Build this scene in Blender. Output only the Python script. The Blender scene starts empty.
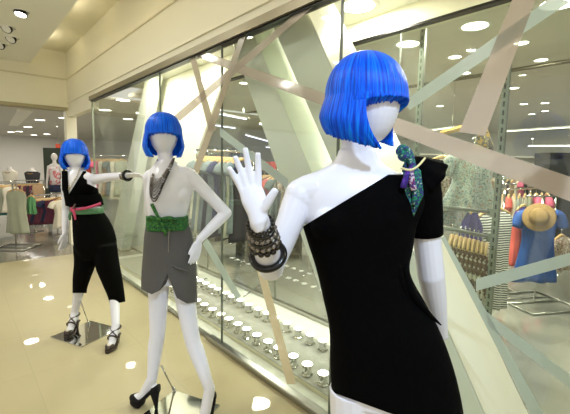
import bpy, bmesh, math, random
from mathutils import Vector, Matrix, noise
random.seed(7)
PI = math.pi
scn = bpy.context.scene
COL = scn.collection
V = Vector

# ------------------------------------------------------------------ camera
CAMR = Matrix(((0.6528461371, -0.0929811165, 0.7517622185),
               (0.7572691042, 0.0561175371, -0.6506875793),
               (0.0183146134, 0.9940851744, 0.1070478441)))
EYE = V((0, 0, 1.6)); F = 380.0

def ray(px, py): return CAMR @ V((px - 285, 207 - py, -F))
def at(px, py, d): return EYE + ray(px, py) * (d / F)
def onz(px, py, z):
    r = ray(px, py); return EYE + r * ((z - EYE.z) / r.z)
def ony(px, py, y):
    r = ray(px, py); return EYE + r * (y / r.y)
def onx(px, py, x):
    r = ray(px, py); return EYE + r * (x / r.x)
HR = V((CAMR[0][0], CAMR[1][0], 0)).normalized()          # horizontal right of the view
VIEW = V((-CAMR[0][2], -CAMR[1][2], -CAMR[2][2]))
def pxof(p):
    c = CAMR.transposed() @ (p - EYE); return 285 + F * c.x / -c.z
HF = V((-CAMR[0][2], -CAMR[1][2], 0)).normalized()        # horizontal forward of the view
UP = V((0, 0, 1))

cd = bpy.data.cameras.new('camera'); co = bpy.data.objects.new('camera', cd); COL.objects.link(co)
cd.sensor_width = 36; cd.lens = 36 * F / 570; cd.clip_start = .02; cd.clip_end = 100
co.matrix_world = Matrix.Translation(EYE) @ CAMR.to_4x4()
scn.camera = co

# ------------------------------------------------------------------ materials
MATS = {}
def lin(c):
    return tuple(((x / 255) / 12.92 if x / 255 <= .04045 else ((x / 255 + .055) / 1.055) ** 2.4) for x in c) + (1,)

def mat(name, rgb, rough=.5, metal=0, noise_scale=0, noise_amt=.15, bump=0, bump_scale=200, coat=0, spec=.5, stretch=None, sheen=0, trans=0):
    if name in MATS: return MATS[name]
    m = bpy.data.materials.new(name); m.use_nodes = True
    nt = m.node_tree; b = nt.nodes['Principled BSDF']
    b.inputs['Base Color'].default_value = lin(rgb)
    b.inputs['Roughness'].default_value = rough; b.inputs['Metallic'].default_value = metal
    b.inputs['Coat Weight'].default_value = coat; b.inputs['Coat Roughness'].default_value = .08
    b.inputs['Specular IOR Level'].default_value = spec
    b.inputs['Sheen Weight'].default_value = sheen
    tc = nt.nodes.new('ShaderNodeTexCoord'); mp = nt.nodes.new('ShaderNodeMapping')
    nt.links.new(tc.outputs['Object'], mp.inputs['Vector'])
    if stretch: mp.inputs['Scale'].default_value = stretch
    if noise_scale:
        n = nt.nodes.new('ShaderNodeTexNoise'); n.inputs['Scale'].default_value = noise_scale; n.inputs['Detail'].default_value = 4
        nt.links.new(mp.outputs[0], n.inputs['Vector'])
        mx = nt.nodes.new('ShaderNodeMix'); mx.data_type = 'RGBA'
        c = lin(rgb)
        mx.inputs['A'].default_value = tuple(max(0, x * (1 - noise_amt)) for x in c[:3]) + (1,)
        mx.inputs['B'].default_value = tuple(min(1, x * (1 + noise_amt)) for x in c[:3]) + (1,)
        nt.links.new(n.outputs['Fac'], mx.inputs['Factor']); nt.links.new(mx.outputs['Result'], b.inputs['Base Color'])
    if bump:
        n2 = nt.nodes.new('ShaderNodeTexNoise'); n2.inputs['Scale'].default_value = bump_scale
        bp = nt.nodes.new('ShaderNodeBump'); bp.inputs['Strength'].default_value = bump; bp.inputs['Distance'].default_value = .01
        nt.links.new(mp.outputs[0], n2.inputs['Vector'])
        nt.links.new(n2.outputs['Fac'], bp.inputs['Height']); nt.links.new(bp.outputs['Normal'], b.inputs['Normal'])
    MATS[name] = m
    return m

def emis(name, rgb, s):
    if name in MATS: return MATS[name]
    m = bpy.data.materials.new(name); m.use_nodes = True; nt = m.node_tree
    b = nt.nodes['Principled BSDF']; b.inputs['Base Color'].default_value = (.8, .8, .8, 1)
    b.inputs['Emission Color'].default_value = lin(rgb); b.inputs['Emission Strength'].default_value = s
    MATS[name] = m; return m

def pattern(name, cols, kind='voronoi', scale=30, rough=.8, stretch=None):
    """cloth with a printed pattern"""
    if name in MATS: return MATS[name]
    m = bpy.data.materials.new(name); m.use_nodes = True; nt = m.node_tree
    b = nt.nodes['Principled BSDF']; b.inputs['Roughness'].default_value = rough
    tc = nt.nodes.new('ShaderNodeTexCoord'); mp = nt.nodes.new('ShaderNodeMapping')
    nt.links.new(tc.outputs['Object'], mp.inputs['Vector'])
    if stretch: mp.inputs['Scale'].default_value = stretch
    rp = nt.nodes.new('ShaderNodeValToRGB'); rp.color_ramp.interpolation = 'CONSTANT'
    if kind == 'voronoi':
        t = nt.nodes.new('ShaderNodeTexVoronoi'); t.inputs['Scale'].default_value = scale
        sp = nt.nodes.new('ShaderNodeSeparateColor'); nt.links.new(t.outputs['Color'], sp.inputs[0]); out = sp.outputs[0]
    elif kind == 'wave':
        t = nt.nodes.new('ShaderNodeTexWave'); t.bands_direction = 'Z'; t.inputs['Scale'].default_value = scale
        t.inputs['Distortion'].default_value = .6; out = t.outputs['Fac']
    else:
        t = nt.nodes.new('ShaderNodeTexNoise'); t.inputs['Scale'].default_value = scale; t.inputs['Detail'].default_value = 3; out = t.outputs['Fac']
    nt.links.new(mp.outputs[0], t.inputs['Vector'])
    nt.links.new(out, rp.inputs['Fac'])
    e = rp.color_ramp.elements
    n = len(cols)
    lo, hi = (0, 1) if kind != 'noise' else (.3, .7)
    e[0].position = 0; e[0].color = lin(cols[0]); e[1].position = lo + (hi - lo) / n; e[1].color = lin(cols[1])
    for i in range(2, n):
        x = e.new(lo + (hi - lo) * i / n); x.color = lin(cols[i])
    nt.links.new(rp.outputs['Color'], b.inputs['Base Color'])
    MATS[name] = m; return m

def glass(name, tint=(240, 248, 244), refl=1.0):
    m = bpy.data.materials.new(name); m.use_nodes = True; nt = m.node_tree
    nt.nodes.remove(nt.nodes['Principled BSDF'])
    t = nt.nodes.new('ShaderNodeBsdfTransparent'); t.inputs[0].default_value = lin(tint)
    g = nt.nodes.new('ShaderNodeBsdfGlossy'); g.inputs['Roughness'].default_value = .01
    fr = nt.nodes.new('ShaderNodeFresnel'); fr.inputs['IOR'].default_value = 1.45
    geo = nt.nodes.new('ShaderNodeNewGeometry'); io = nt.nodes.new('ShaderNodeMix')
    io.inputs['A'].default_value = 1.45; io.inputs['B'].default_value = 1 / 1.45
    nt.links.new(geo.outputs['Backfacing'], io.inputs['Factor']); nt.links.new(io.outputs['Result'], fr.inputs['IOR'])
    mu = nt.nodes.new('ShaderNodeMath'); mu.operation = 'MULTIPLY'; mu.inputs[1].default_value = refl
    nt.links.new(fr.outputs[0], mu.inputs[0])
    mx = nt.nodes.new('ShaderNodeMixShader')
    nt.links.new(mu.outputs[0], mx.inputs[0]); nt.links.new(t.outputs[0], mx.inputs[1]); nt.links.new(g.outputs[0], mx.inputs[2])
    nt.links.new(mx.outputs[0], nt.nodes['Material Output'].inputs['Surface'])
    MATS[name] = m; return m

def film(name, rgb, alpha, rough=.2, refl=.25):
    """satin film stuck on the glass: partly see-through, partly reflecting"""
    m = bpy.data.materials.new(name); m.use_nodes = True; nt = m.node_tree
    b = nt.nodes['Principled BSDF']; b.inputs['Base Color'].default_value = lin(rgb); b.inputs['Roughness'].default_value = .5
    tl = nt.nodes.new('ShaderNodeBsdfTranslucent'); tl.inputs[0].default_value = lin(rgb)
    t = nt.nodes.new('ShaderNodeBsdfTransparent')
    g = nt.nodes.new('ShaderNodeBsdfGlossy'); g.inputs['Roughness'].default_value = rough
    a = nt.nodes.new('ShaderNodeMixShader'); a.inputs[0].default_value = .5
    nt.links.new(b.outputs[0], a.inputs[1]); nt.links.new(tl.outputs[0], a.inputs[2])
    c = nt.nodes.new('ShaderNodeMixShader'); c.inputs[0].default_value = refl
    nt.links.new(a.outputs[0], c.inputs[1]); nt.links.new(g.outputs[0], c.inputs[2])
    d = nt.nodes.new('ShaderNodeMixShader'); d.inputs[0].default_value = alpha
    nt.links.new(t.outputs[0], d.inputs[1]); nt.links.new(c.outputs[0], d.inputs[2])
    nt.links.new(d.outputs[0], nt.nodes['Material Output'].inputs['Surface'])
    MATS[name] = m; return m

WHITE = mat('mannequin_white', (236, 237, 249), .32, coat=.25)
BLACKCLOTH = mat('black_jersey', (3, 3, 4), .85, spec=.06, bump=.15, bump_scale=60)
BLACKSATIN = mat('black_crepe', (3, 3, 3), .8, spec=.08)
SUEDE = mat('black_suede', (12, 11, 13), .7, spec=.25)
GREYCLOTH = mat('grey_suiting', (84, 82, 80), .8, noise_scale=180, noise_amt=.18, bump=.1, bump_scale=300)
CHROME = mat('polished_steel', (215, 215, 212), .06, metal=1)
STEEL = mat('brushed_steel', (175, 175, 168), .28, metal=1, noise_scale=40, noise_amt=.08, stretch=(1, 30, 30))
DARKMETAL = mat('dark_metal', (52, 52, 52), .3, metal=1)
CREAM = mat('cream_paint', (240, 235, 212), .55, noise_scale=3, noise_amt=.015)
CEIL = mat('beige_ceiling_paint', (240, 238, 226), .7, noise_scale=2, noise_amt=.02)
SHOPCEIL = mat('shop_ceiling_paint', (222, 218, 204), .6, noise_scale=2, noise_amt=.02)
SHOPWALL = mat('shop_wall_paint', (226, 224, 218), .6, noise_scale=2, noise_amt=.03)
PANELWHITE = mat('white_lacquer', (240, 240, 224), .3, coat=.2, noise_scale=2, noise_amt=.01)
PANELGREY = mat('pale_green_shade_lacquer', (230, 236, 222), .3, coat=.2, noise_scale=2, noise_amt=.01)  # on the thick white beam this tone paints its shaded front
MINT = mat('mint_edge_lacquer', (170, 200, 192), .3, coat=.2)
WOOD = mat('pale_hanger_wood', (214, 178, 120), .45, noise_scale=12, noise_amt=.2, stretch=(1, 8, 8))
FRONTGLASS = glass('clear_glass', (252, 254, 252), 1.0)
BACKGLASS = glass('faint_tinted_glass', (247, 251, 247), 1.0)
LAMPGLOW = emis('lamp_glow', (255, 250, 235), 9)
SMALLGLOW = emis('small_lamp_glow', (255, 250, 238), 6)
FIXTURE = mat('white_fixture', (235, 233, 225), .35)

def tiles(name, rgb, size, off, rough, grout=.9, coat=.0, nscale=1.5, namt=.06, spec=.5):
    m = bpy.data.materials.new(name); m.use_nodes = True; nt = m.node_tree
    b = nt.nodes['Principled BSDF']; b.inputs['Roughness'].default_value = rough; b.inputs['Coat Weight'].default_value = coat
    b.inputs['Coat Roughness'].default_value = .02; b.inputs['Specular IOR Level'].default_value = spec
    tc = nt.nodes.new('ShaderNodeTexCoord'); mp = nt.nodes.new('ShaderNodeMapping'); mp.inputs['Location'].default_value = off
    br = nt.nodes.new('ShaderNodeTexBrick'); br.offset = 0; br.inputs['Scale'].default_value = 1
    br.inputs['Brick Width'].default_value = size; br.inputs['Row Height'].default_value = size
    br.inputs['Mortar Size'].default_value = .003; br.inputs['Mortar Smooth'].default_value = .3
    c = lin(rgb)
    br.inputs['Color1'].default_value = c; br.inputs['Color2'].default_value = tuple(x * .965 for x in c[:3]) + (1,)
    br.inputs['Mortar'].default_value = tuple(x * grout for x in c[:3]) + (1,)
    n = nt.nodes.new('ShaderNodeTexNoise'); n.inputs['Scale'].default_value = nscale; n.inputs['Detail'].default_value = 6
    mx = nt.nodes.new('ShaderNodeMix'); mx.data_type = 'RGBA'; mx.blend_type = 'MULTIPLY'; mx.inputs['Factor'].default_value = 1
    cr = nt.nodes.new('ShaderNodeMapRange'); cr.inputs['To Min'].default_value = 1 - namt; cr.inputs['To Max'].default_value = 1 + namt
    nt.links.new(tc.outputs['Object'], mp.inputs['Vector']); nt.links.new(mp.outputs[0], br.inputs['Vector'])
    nt.links.new(mp.outputs[0], n.inputs['Vector']); nt.links.new(n.outputs['Fac'], cr.inputs['Value'])
    nt.links.new(br.outputs['Color'], mx.inputs['A']); nt.links.new(cr.outputs[0], mx.inputs['B'])
    nt.links.new(mx.outputs['Result'], b.inputs['Base Color'])
    MATS[name] = m; return m
FLOORTILE = tiles('polished_beige_tile', (188, 177, 140), .8, (.1, .44, 0), .5, .88, coat=.3, spec=.3)
SHOPTILE = tiles('grey_stone_tile', (142, 141, 132), .6, (0, 0, 0), .14, .9, coat=.5, nscale=4)
DARKTILE = tiles('dark_grey_stone_tile', (128, 124, 112), .6, (0, 0, 0), .2, .85, coat=.3, nscale=4)
BOXFLOOR = mat('white_gloss_floor', (222, 226, 214), .08, coat=.5)
PLINTHTOP = mat('grey_gloss_plinth', (168, 170, 160), .12, coat=.4)

# ------------------------------------------------------------------ mesh helpers
def NB(): return bmesh.new()

def box(bm, lo, hi):
    lo, hi = V(lo), V(hi)
    vs = [bm.verts.new((x, y, z)) for z in (lo.z, hi.z) for y in (lo.y, hi.y) for x in (lo.x, hi.x)]
    for f in ((0, 2, 3, 1), (4, 5, 7, 6), (0, 1, 5, 4), (2, 6, 7, 3), (0, 4, 6, 2), (1, 3, 7, 5)):
        bm.faces.new([vs[i] for i in f])
    return bm

def prism(bm, pts, off):
    """closed prism: polygon pts swept by off"""
    pts = [V(p) for p in pts]; off = V(off)
    a = [bm.verts.new(p) for p in pts]; b = [bm.verts.new(p + off) for p in pts]
    n = len(pts)
    bm.faces.new(a[::-1]); bm.faces.new(b)
    for i in range(n): bm.faces.new((a[i], a[(i + 1) % n], b[(i + 1) % n], b[i]))
    bmesh.ops.recalc_face_normals(bm, faces=bm.faces[:])
    return bm

def loft(bm, rings, cap=True, closed=False):
    R_ = [[bm.verts.new(p) for p in r] for r in rings]
    n = len(R_[0]); m = len(R_)
    for i in range(m if closed else m - 1):
        a, b = R_[i], R_[(i + 1) % m]
        for j in range(n):
            bm.faces.new((a[j], a[(j + 1) % n], b[(j + 1) % n], b[j]))
    if cap and not closed:
        bm.faces.new(R_[0][::-1]); bm.faces.new(R_[-1])
    return bm

def crom(P, k):
    """catmull-rom through the list (Vectors or floats), k steps per span"""
    out = []
    n = len(P)
    for i in range(n - 1):
        p0 = P[i - 1] if i else P[0] * 2 - P[1]
        p1, p2 = P[i], P[i + 1]
        p3 = P[i + 2] if i + 2 < n else P[-1] * 2 - P[-2]
        for s in range(k):
            t = s / k
            out.append(.5 * ((2 * p1) + (p2 - p0) * t + (2 * p0 - 5 * p1 + 4 * p2 - p3) * t * t + (3 * p1 - p0 - 3 * p2 + p3) * t ** 3))
    out.append(P[-1]); return out

def tube(bm, pts, rad, n=10, closed=False, k=1, flat=1.0, fup=None):
    pts = [V(p) for p in pts]
    if not isinstance(rad, (list, tuple)): rad = [rad] * len(pts)
    if k > 1: pts, rad = crom(pts, k), crom(list(rad), k)
    m = len(pts); rings = []; prev = None
    for i in range(m):
        if closed: d = pts[(i + 1) % m] - pts[i - 1]
        else: d = pts[min(i + 1, m - 1)] - pts[max(i - 1, 0)]
        d.normalize()
        if fup is not None: u = V(fup)
        elif prev is None: u = V((0, 0, 1)) if abs(d.z) < .9 else V((1, 0, 0))
        else: u = prev
        u = (u - d * u.dot(d)).normalized(); prev = u
        w = d.cross(u)
        rings.append([pts[i] + (u * math.cos(2 * PI * j / n) * flat + w * math.sin(2 * PI * j / n)) * rad[i] for j in range(n)])
    loft(bm, rings, True, closed)
    return bm

def ball(bm, c, rx, ry=None, rz=None, ax=None, nu=20, nv=12):
    ry = ry or rx; rz = rz or rx
    ax = ax or (V((1, 0, 0)), V((0, 1, 0)), V((0, 0, 1)))
    c = V(c)
    t = bm.verts.new(c + ax[2] * rz); b = bm.verts.new(c - ax[2] * rz); R_ = []
    for i in range(1, nv):
        a = PI * i / nv
        R_.append([bm.verts.new(c + ax[0] * rx * math.sin(a) * math.cos(2 * PI * j / nu) + ax[1] * ry * math.sin(a) * math.sin(2 * PI * j / nu) + ax[2] * rz * math.cos(a)) for j in range(nu)])
    for i in range(len(R_) - 1):
        for j in range(nu): bm.faces.new((R_[i][j], R_[i + 1][j], R_[i + 1][(j + 1) % nu], R_[i][(j + 1) % nu]))
    for j in range(nu):
        bm.faces.new((t, R_[0][j], R_[0][(j + 1) % nu])); bm.faces.new((b, R_[-1][(j + 1) % nu], R_[-1][j]))
    return bm

def lathe(bm, c, prof, n=24, axis=UP):
    c = V(c); a = V(axis).normalized()
    u = a.orthogonal().normalized(); w = a.cross(u)
    loft(bm, [[c + a * z + (u * math.cos(2 * PI * j / n) + w * math.sin(2 * PI * j / n)) * max(r, 1e-4) for j in range(n)] for r, z in prof])
    return bm

def torus(bm, c, axis, R_, r, n=36, m=8, sx=1.0, u=None):
    a = V(axis).normalized(); u = (V(u) - a * V(u).dot(a)).normalized() if u is not None else a.orthogonal().normalized(); w = a.cross(u)
    rings = []
    for i in range(n):
        t = 2 * PI * i / n; d = u * math.cos(t) * sx + w * math.sin(t)
        dn = d.normalized()
        rings.append([V(c) + d * R_ + (dn * math.cos(2 * PI * j / m) + a * math.sin(2 * PI * j / m)) * r for j in range(m)])
    loft(bm, rings, closed=True); return bm

def wloc(o):
    p = V((0, 0, 0))
    while o: p = p + o.location; o = o.parent
    return p

def obj(name, bm, m, parent=None, smooth=False, bevel=0, local=False):
    bmesh.ops.recalc_face_normals(bm, faces=bm.faces[:])
    me = bpy.data.meshes.new(name); bm.to_mesh(me); bm.free()
    return objm(name, me, m, parent, smooth, bevel, local)

def objm(name, me, m, parent=None, smooth=False, bevel=0, local=False):
    me.materials.clear(); me.materials.append(m)
    if smooth: me.polygons.foreach_set('use_smooth', [True] * len(me.polygons))
    o = bpy.data.objects.new(name, me); COL.objects.link(o)
    if parent:
        if not local: me.transform(Matrix.Translation(-wloc(parent)))
        o.parent = parent
    if bevel:
        b = o.modifiers.new('bevel', 'BEVEL'); b.width = bevel; b.segments = 2; b.limit_method = 'ANGLE'
    return o

def thing(name, label, cat, loc, group=None):
    o = bpy.data.objects.new(name, None); COL.objects.link(o); o.location = loc
    o.empty_display_size = .1
    return tag(o, label, cat, group)

def tag(o, label, cat, group=None):
    o['label'] = label; o['category'] = cat
    if group: o['group'] = group
    return o

def struct(name, bm, m, parent=None, bevel=0):
    o = obj(name, bm, m, parent, bevel=bevel)
    if not parent: o['kind'] = 'structure'
    return o

def dup(root, loc, rz=0, label=None, group=None):
    r = root.copy(); COL.objects.link(r); r.location = loc; r.rotation_euler = (0, 0, rz)
    if label: r['label'] = label
    if group: r['group'] = group
    for ch in root.children:
        c = ch.copy(); COL.objects.link(c); c.parent = r
        for g in ch.children:
            d = g.copy(); COL.objects.link(d); d.parent = c
    return r

# ------------------------------------------------------------------ the room
GY = 1.69                      # plane of the shop front glass
IY = 2.75                      # plane of the inner glass
HZ = 2.565                     # underside of the front header
FX = -8.25                     # face of the far wall over the side entrance
struct('floor', box(NB(), (-7.35, -5, -.05), (4, GY + .03, 0)), FLOORTILE)
struct('floor_shop', box(NB(), (-9.6, -5, -.05), (-7.35, 16, 0)), DARKTILE)
struct('floor_back', box(NB(), (-7.35, GY + .03, -.05), (6, 16, 0)), SHOPTILE)
struct('floor_side', box(NB(), (-25, -5, -.05), (-9.6, 16, 0)), SHOPTILE)
# corridor ceiling: dropped part, the cove beside it and its back
b = NB(); box(b, (FX, -5, 3.33), (4, 1.1, 3.40))
struct('ceiling', b, CEIL)
struct('ceiling_cove', box(NB(), (FX - .1, .5, 3.62), (4, GY + .1, 3.68)), CREAM)
struct('trim_cove', box(NB(), (FX, .94, 3.40), (4, .98, 3.47)), CREAM)
# fascia above the shop front
struct('wall_front', box(NB(), (FX, GY - .02, HZ + .06), (4, GY + .12, 3.62)), CREAM)
struct('trim_1', box(NB(), (FX, GY - .035, 3.13), (4, GY - .02, 3.145)), mat('groove_paint', (222, 214, 184), .6))
struct('trim_2', box(NB(), (FX, GY - .04, 2.70), (4, GY - .02, 2.72)), CREAM)
b = NB(); box(b, (-6.64, GY - .05, HZ), (4, GY + .06, HZ + .06)); struct('trim_3', b, mat('header_bronze', (150, 142, 120), .35, metal=.6))
b = NB(); box(b, (-6.64, GY - .03, HZ - .012), (4, GY + .03, HZ)); struct('trim_4', b, DARKMETAL)
# wall over the side entrance
struct('wall_far', box(NB(), (FX - .25, -5, 2.6), (FX, GY + .12, 3.62)), CREAM)
struct('trim_5', box(NB(), (FX, -5, 3.125), (FX + .03, GY - .02, 3.145)), mat('groove_paint', (222, 214, 184), .6))
struct('trim_6', box(NB(), (FX - .25, -5, 2.565), (FX + .02, GY + .12, 2.62)), mat('header_paint', (170, 162, 128), .6))
b = NB(); box(b, (FX - .2, GY - .06, 0), (FX, GY + .12, 2.6)); struct('trim_7', b, CREAM)
# end frame of the shop window and header of the next opening
struct('trim_8', box(NB(), (FX, GY - .02, 2.45), (-6.64, GY + .1, HZ + .06)), CREAM)
struct('trim_9', box(NB(), (-6.652, GY - .012, 0), (-6.632, GY + .012, HZ)), mat('pale_frame', (150, 158, 142), .35, metal=.4))

# front glass, one pane after another
seams = [-6.63, -5.26, -4.015, -2.768, -1.491, -.24, 1.01, 2.26]
for i in range(len(seams) - 1):
    o = struct('window_%d' % (i + 1), box(NB(), (seams[i] + .004, GY - .005, .03), (seams[i + 1] - .004, GY + .005, HZ - .012)), FRONTGLASS)
for i, s in enumerate(seams[2:7]):
    struct('trim_%d' % (10 + i), box(NB(), (s - .006, GY - .007, .04), (s + .006, GY + .007, HZ)), mat('seam_grey', (88, 98, 86), .3))
# end glass of the window box and inner glass
struct('window_8', box(NB(), (-6.65, GY + .03, .03), (-6.64, IY, HZ)), FRONTGLASS)
iseams = [-6.64, -4.9, -3.33, -1.80, -.25, 1.3, 2.85]
for i in range(len(iseams) - 1):
    struct('window_%d' % (9 + i), box(NB(), (iseams[i] + .003, IY - .004, .05), (iseams[i + 1] - .003, IY + .004, 2.68)), BACKGLASS)
for i, s in enumerate(iseams[1:6]):
    struct('trim_%d' % (15 + i), box(NB(), (s - .005, IY - .006, .05), (s + .005, IY + .006, 2.68)), mat('seam_grey', (88, 98, 86), .3))
# base rails
b = NB(); box(b, (-2.98, GY - .04, 0), (4, GY + .03, .045)); struct('trim_20', b, STEEL, bevel=.01)
struct('trim_21', box(NB(), (-6.66, GY - .02, 0), (-2.98, GY + .02, .022)), STEEL)
struct('trim_22', box(NB(), (-6.64, IY - .025, 0), (4, IY + .025, .05)), STEEL)
# ceiling of the window box, fascia over the inner glass
struct('ceiling_box', box(NB(), (-6.64, GY + .06, 2.86), (4, IY + .12, 2.92)), PANELWHITE)
struct('wall_inner', box(NB(), (-6.64, IY - .03, 2.70), (4, IY + .12, 2.86)), CREAM)
struct('trim_23', box(NB(), (-6.64, IY - .035, 2.682), (4, IY + .03, 2.70)), DARKMETAL)
struct('floor_box', box(NB(), (-6.64, GY + .04, 0), (4, IY - .02, .012)), BOXFLOOR)

# shop shell
SZ = 3.0
struct('ceiling_shop', box(NB(), (-8.5, IY + .12, SZ), (6, 16, SZ + .06)), SHOPCEIL)
struct('ceiling_side', box(NB(), (-25, -5, SZ - .1), (-8.5, 16, SZ - .04)), SHOPCEIL)
struct('wall_back', box(NB(), (-25, 15.5, 0), (6, 15.6, SZ)), SHOPWALL)
struct('wall_side', box(NB(), (-24.1, -5, 0), (-24, 15.5, SZ)), SHOPWALL)
struct('wall_right', box(NB(), (5.9, IY, 0), (6, 15.5, SZ)), SHOPWALL)
struct('trim_24', box(NB(), (-8.5, 5.9, SZ - .03), (6, 6.0, SZ)), mat('groove_dark', (120, 114, 95), .6))
# bright raised ceiling bay in the side shop
struct('ceiling_bay', prism(NB(), [onz(17, 109, SZ - .102), onz(33, 110.5, SZ - .102), onz(18, 125.5, SZ - .102), onz(9, 125, SZ - .102)], (0, 0, -.03)), mat('bright_bay_paint', (250, 246, 228), .5))
# ------------------------------------------------------------------ window display: leaning panels
FOOT = []
def leaning(name, label, tl, tr, br, bl, Y, depth, m, edge=None, zb=.013):
    P = [ony(*tl, Y), ony(*tr, Y), ony(*br, Y), ony(*bl, Y)]
    def ext(a, c, z): return a + (c - a) * ((z - a.z) / (c.z - a.z))
    zt = 2.858
    q = [ext(P[0], P[3], zt), ext(P[1], P[2], zt), ext(P[1], P[2], zb), ext(P[0], P[3], zb)]
    FOOT.append((q[3].x - .06, q[2].x + .06, Y - .05, Y + depth + .05))
    t = thing(name, label, 'display panel', (q[0] + q[1] + q[2] + q[3]) / 4 - V((0, 0, (q[0].z + q[2].z) / 2 - zb)))
    obj('board', prism(NB(), q, (0, depth, 0)), m, t, bevel=.004)
    if edge:
        e = [q[1] + V((.003, .003, 0)), q[1] + V((.003, depth - .003, 0)), q[2] + V((.003, depth - .003, 0)), q[2] + V((.003, .003, 0))]
        obj('lit_side_strip', prism(NB(), e, (.004, 0, 0)), edge, t)
    return t
leaning('slanted_beam', 'thick white beam leaning behind the black dress, its wide side painted bright as lit', (270, 20), (310, 20), (483, 412), (440, 410), 1.86, .39, PANELGREY, PANELWHITE, .057)  # greyer front and lighter side strip paint the beam's shade and lit side
leaning('slanted_beam', 'thick pale grey beam leaning behind the raised white hand, its side in shade', (227, 28), (251, 28), (300, 145), (268, 143), 1.86, .39, PANELGREY, None, .057)
leaning('slanted_beam', 'broad bright white panel leaning behind the mannequin in grey skirt', (158, 75), (236, 40), (188, 180), (128, 250), 2.45, .08, PANELWHITE)
leaning('slanted_beam', 'narrow pale green panel leaning between the two left mannequins', (144, 85), (152, 80), (128, 215), (116, 215), 2.2, .15, PANELGREY)

# ------------------------------------------------------------------ film bands stuck on the glass
PINKF = film('dusky_pink_film', (214, 198, 186), .66, .10, .32)
MINTF = film('mint_film', (200, 214, 208), .80, .25, .15)
GREYF = film('taupe_film', (196, 184, 160), .82, .25, .15)
SANDF = film('sand_film', (240, 228, 202), .85, .25, .2)
def band(label, ends, m, Y=GY - .0075, group=None):
    """band given by the two edges' pixel ends, on the face of the glass"""
    (a0, a1), (b0, b1) = ends
    P = [ony(*a0, Y), ony(*b0, Y), ony(*b1, Y), ony(*a1, Y)]
    c = (P[0] + P[1] + P[2] + P[3]) / 4
    o = obj('film_band', prism(NB(), [p - c for p in P], (0, -.001, 0)), m)
    o.location = c
    return tag(o, label, 'window film', 'film bands on the shop front glass')
band('wide dusky pink band crossing the glass behind the black dress shoulder', (((187, 46), (187, 53)), ((600, 187), (600, 213))), PINKF)
band('wide pink band rising steeply right of the near wig up to the top edge', (((513, -2), (536, -2)), ((459, 132), (485, 136))), PINKF, GY - .0095)
band('mint band rising to the upper right corner behind the steep pink band', (((405, 100), (410, 110)), ((554, -4), (570, 2))), MINTF, GY - .0085)
band('mint band climbing gently under the blue dress', (((476, 279), (476, 291)), ((590, 247), (590, 260))), MINTF)
band('mint band descending over the grey floor at the lower right', (((487, 312), (489, 326)), ((590, 390), (590, 404))), MINTF, GY - .0085)
band('mint band following the far edge of the thick cream beam down to the floor', (((441, 238), (444.5, 236)), ((543, 438), (557, 438))), MINTF, GY - .0105)
band('narrow sand band running down below the bracelets to the floor rail', (((247, 232), (254, 232)), ((287, 384), (296, 384))), SANDF)
band('thin taupe band dropping from the header above the middle wig', (((189, 54), (194, 52)), ((209, 132), (216, 130))), GREYF)
band('taupe band climbing from the middle wig to the header', (((174, 116), (180, 121)), ((316, -4), (326, -4))), PINKF, GY - .0085)
band('thin taupe band leaning left of the crossing under the header', (((243, 27), (250, 24)), ((186, 190), (193, 190))), GREYF, GY - .0095)
band('pale mint band dropping behind the raised white fingers', (((220, 127), (220, 136)), ((288, 179), (288, 189))), MINTF)
band('thin pale mint band below the grey skirt elbow, crossing the glass seam', (((203, 244), (207, 238)), ((236, 300), (241, 296))), MINTF)

# ------------------------------------------------------------------ plinth with two rows of uplights
t = thing('display_plinth', 'long low cream plinth with grey gloss top carrying uplights', 'plinth', (-3, 2.1, .012))
obj('plinth_body', box(NB(), (-6.3, 1.835, .012), (2.5, 2.37, .05)), mat('plinth_cream', (226, 220, 190), .4), t)
obj('plinth_top', box(NB(), (-6.3, 1.83, .05), (2.5, 2.375, .056)), PLINTHTOP, t)
def uplight(label, group):
    t = thing('uplight', label, 'uplight', (0, 0, 0), group)
    obj('cup', lathe(NB(), (0, 0, 0), [(.001, 0), (.040, 0), (.043, .007), (.033, .014), (.033, .062), (.042, .068), (.042, .082), (.039, .084)], 20), CHROME, t, smooth=False)
    obj('lens', lathe(NB(), (0, 0, 0), [(.039, .083), (.038, .088), (.024, .094), (.001, .096)], 20), SMALLGLOW, t)
    return t
XL = [-3.458, -3.293, -3.126, -2.985, -2.83, -2.692, -2.538, -2.382, -2.242, -2.064, -1.908, -1.746, -1.58, -1.42, -1.26, -1.10]
XL = [-3.458 - .16 * k for k in range(6, 0, -1)] + XL
XU = [-4.234, -4.092, -3.945, -3.812, -3.633, -3.498, -3.336, -3.171, -3.012, -2.869, -2.723, -2.561, -2.406, -2.252, -2.098, -1.95, -1.8]
XU = [-4.234 - .15 * k for k in range(5, 0, -1)] + XU
L1 = 'chrome cup uplight glowing white in the front row on the low window plinth'
L2 = 'chrome cup uplight glowing white in the rear row on the low window plinth'
def clear(x, y): return not any(a < x < b and c < y < d for a, b, c, d in FOOT)
XL = [x for x in XL if clear(x, 1.90)]; XU = [x for x in XU if clear(x, 2.27)]
u1 = uplight(L1, 'front row of uplights'); u1.location = (XL[0], 1.90, .056)
for x in XL[1:]: dup(u1, (x, 1.90, .056))
for i, x in enumerate(XU): dup(u1, (x, 2.27, .056), 0, L2, 'rear row of uplights')

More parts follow.
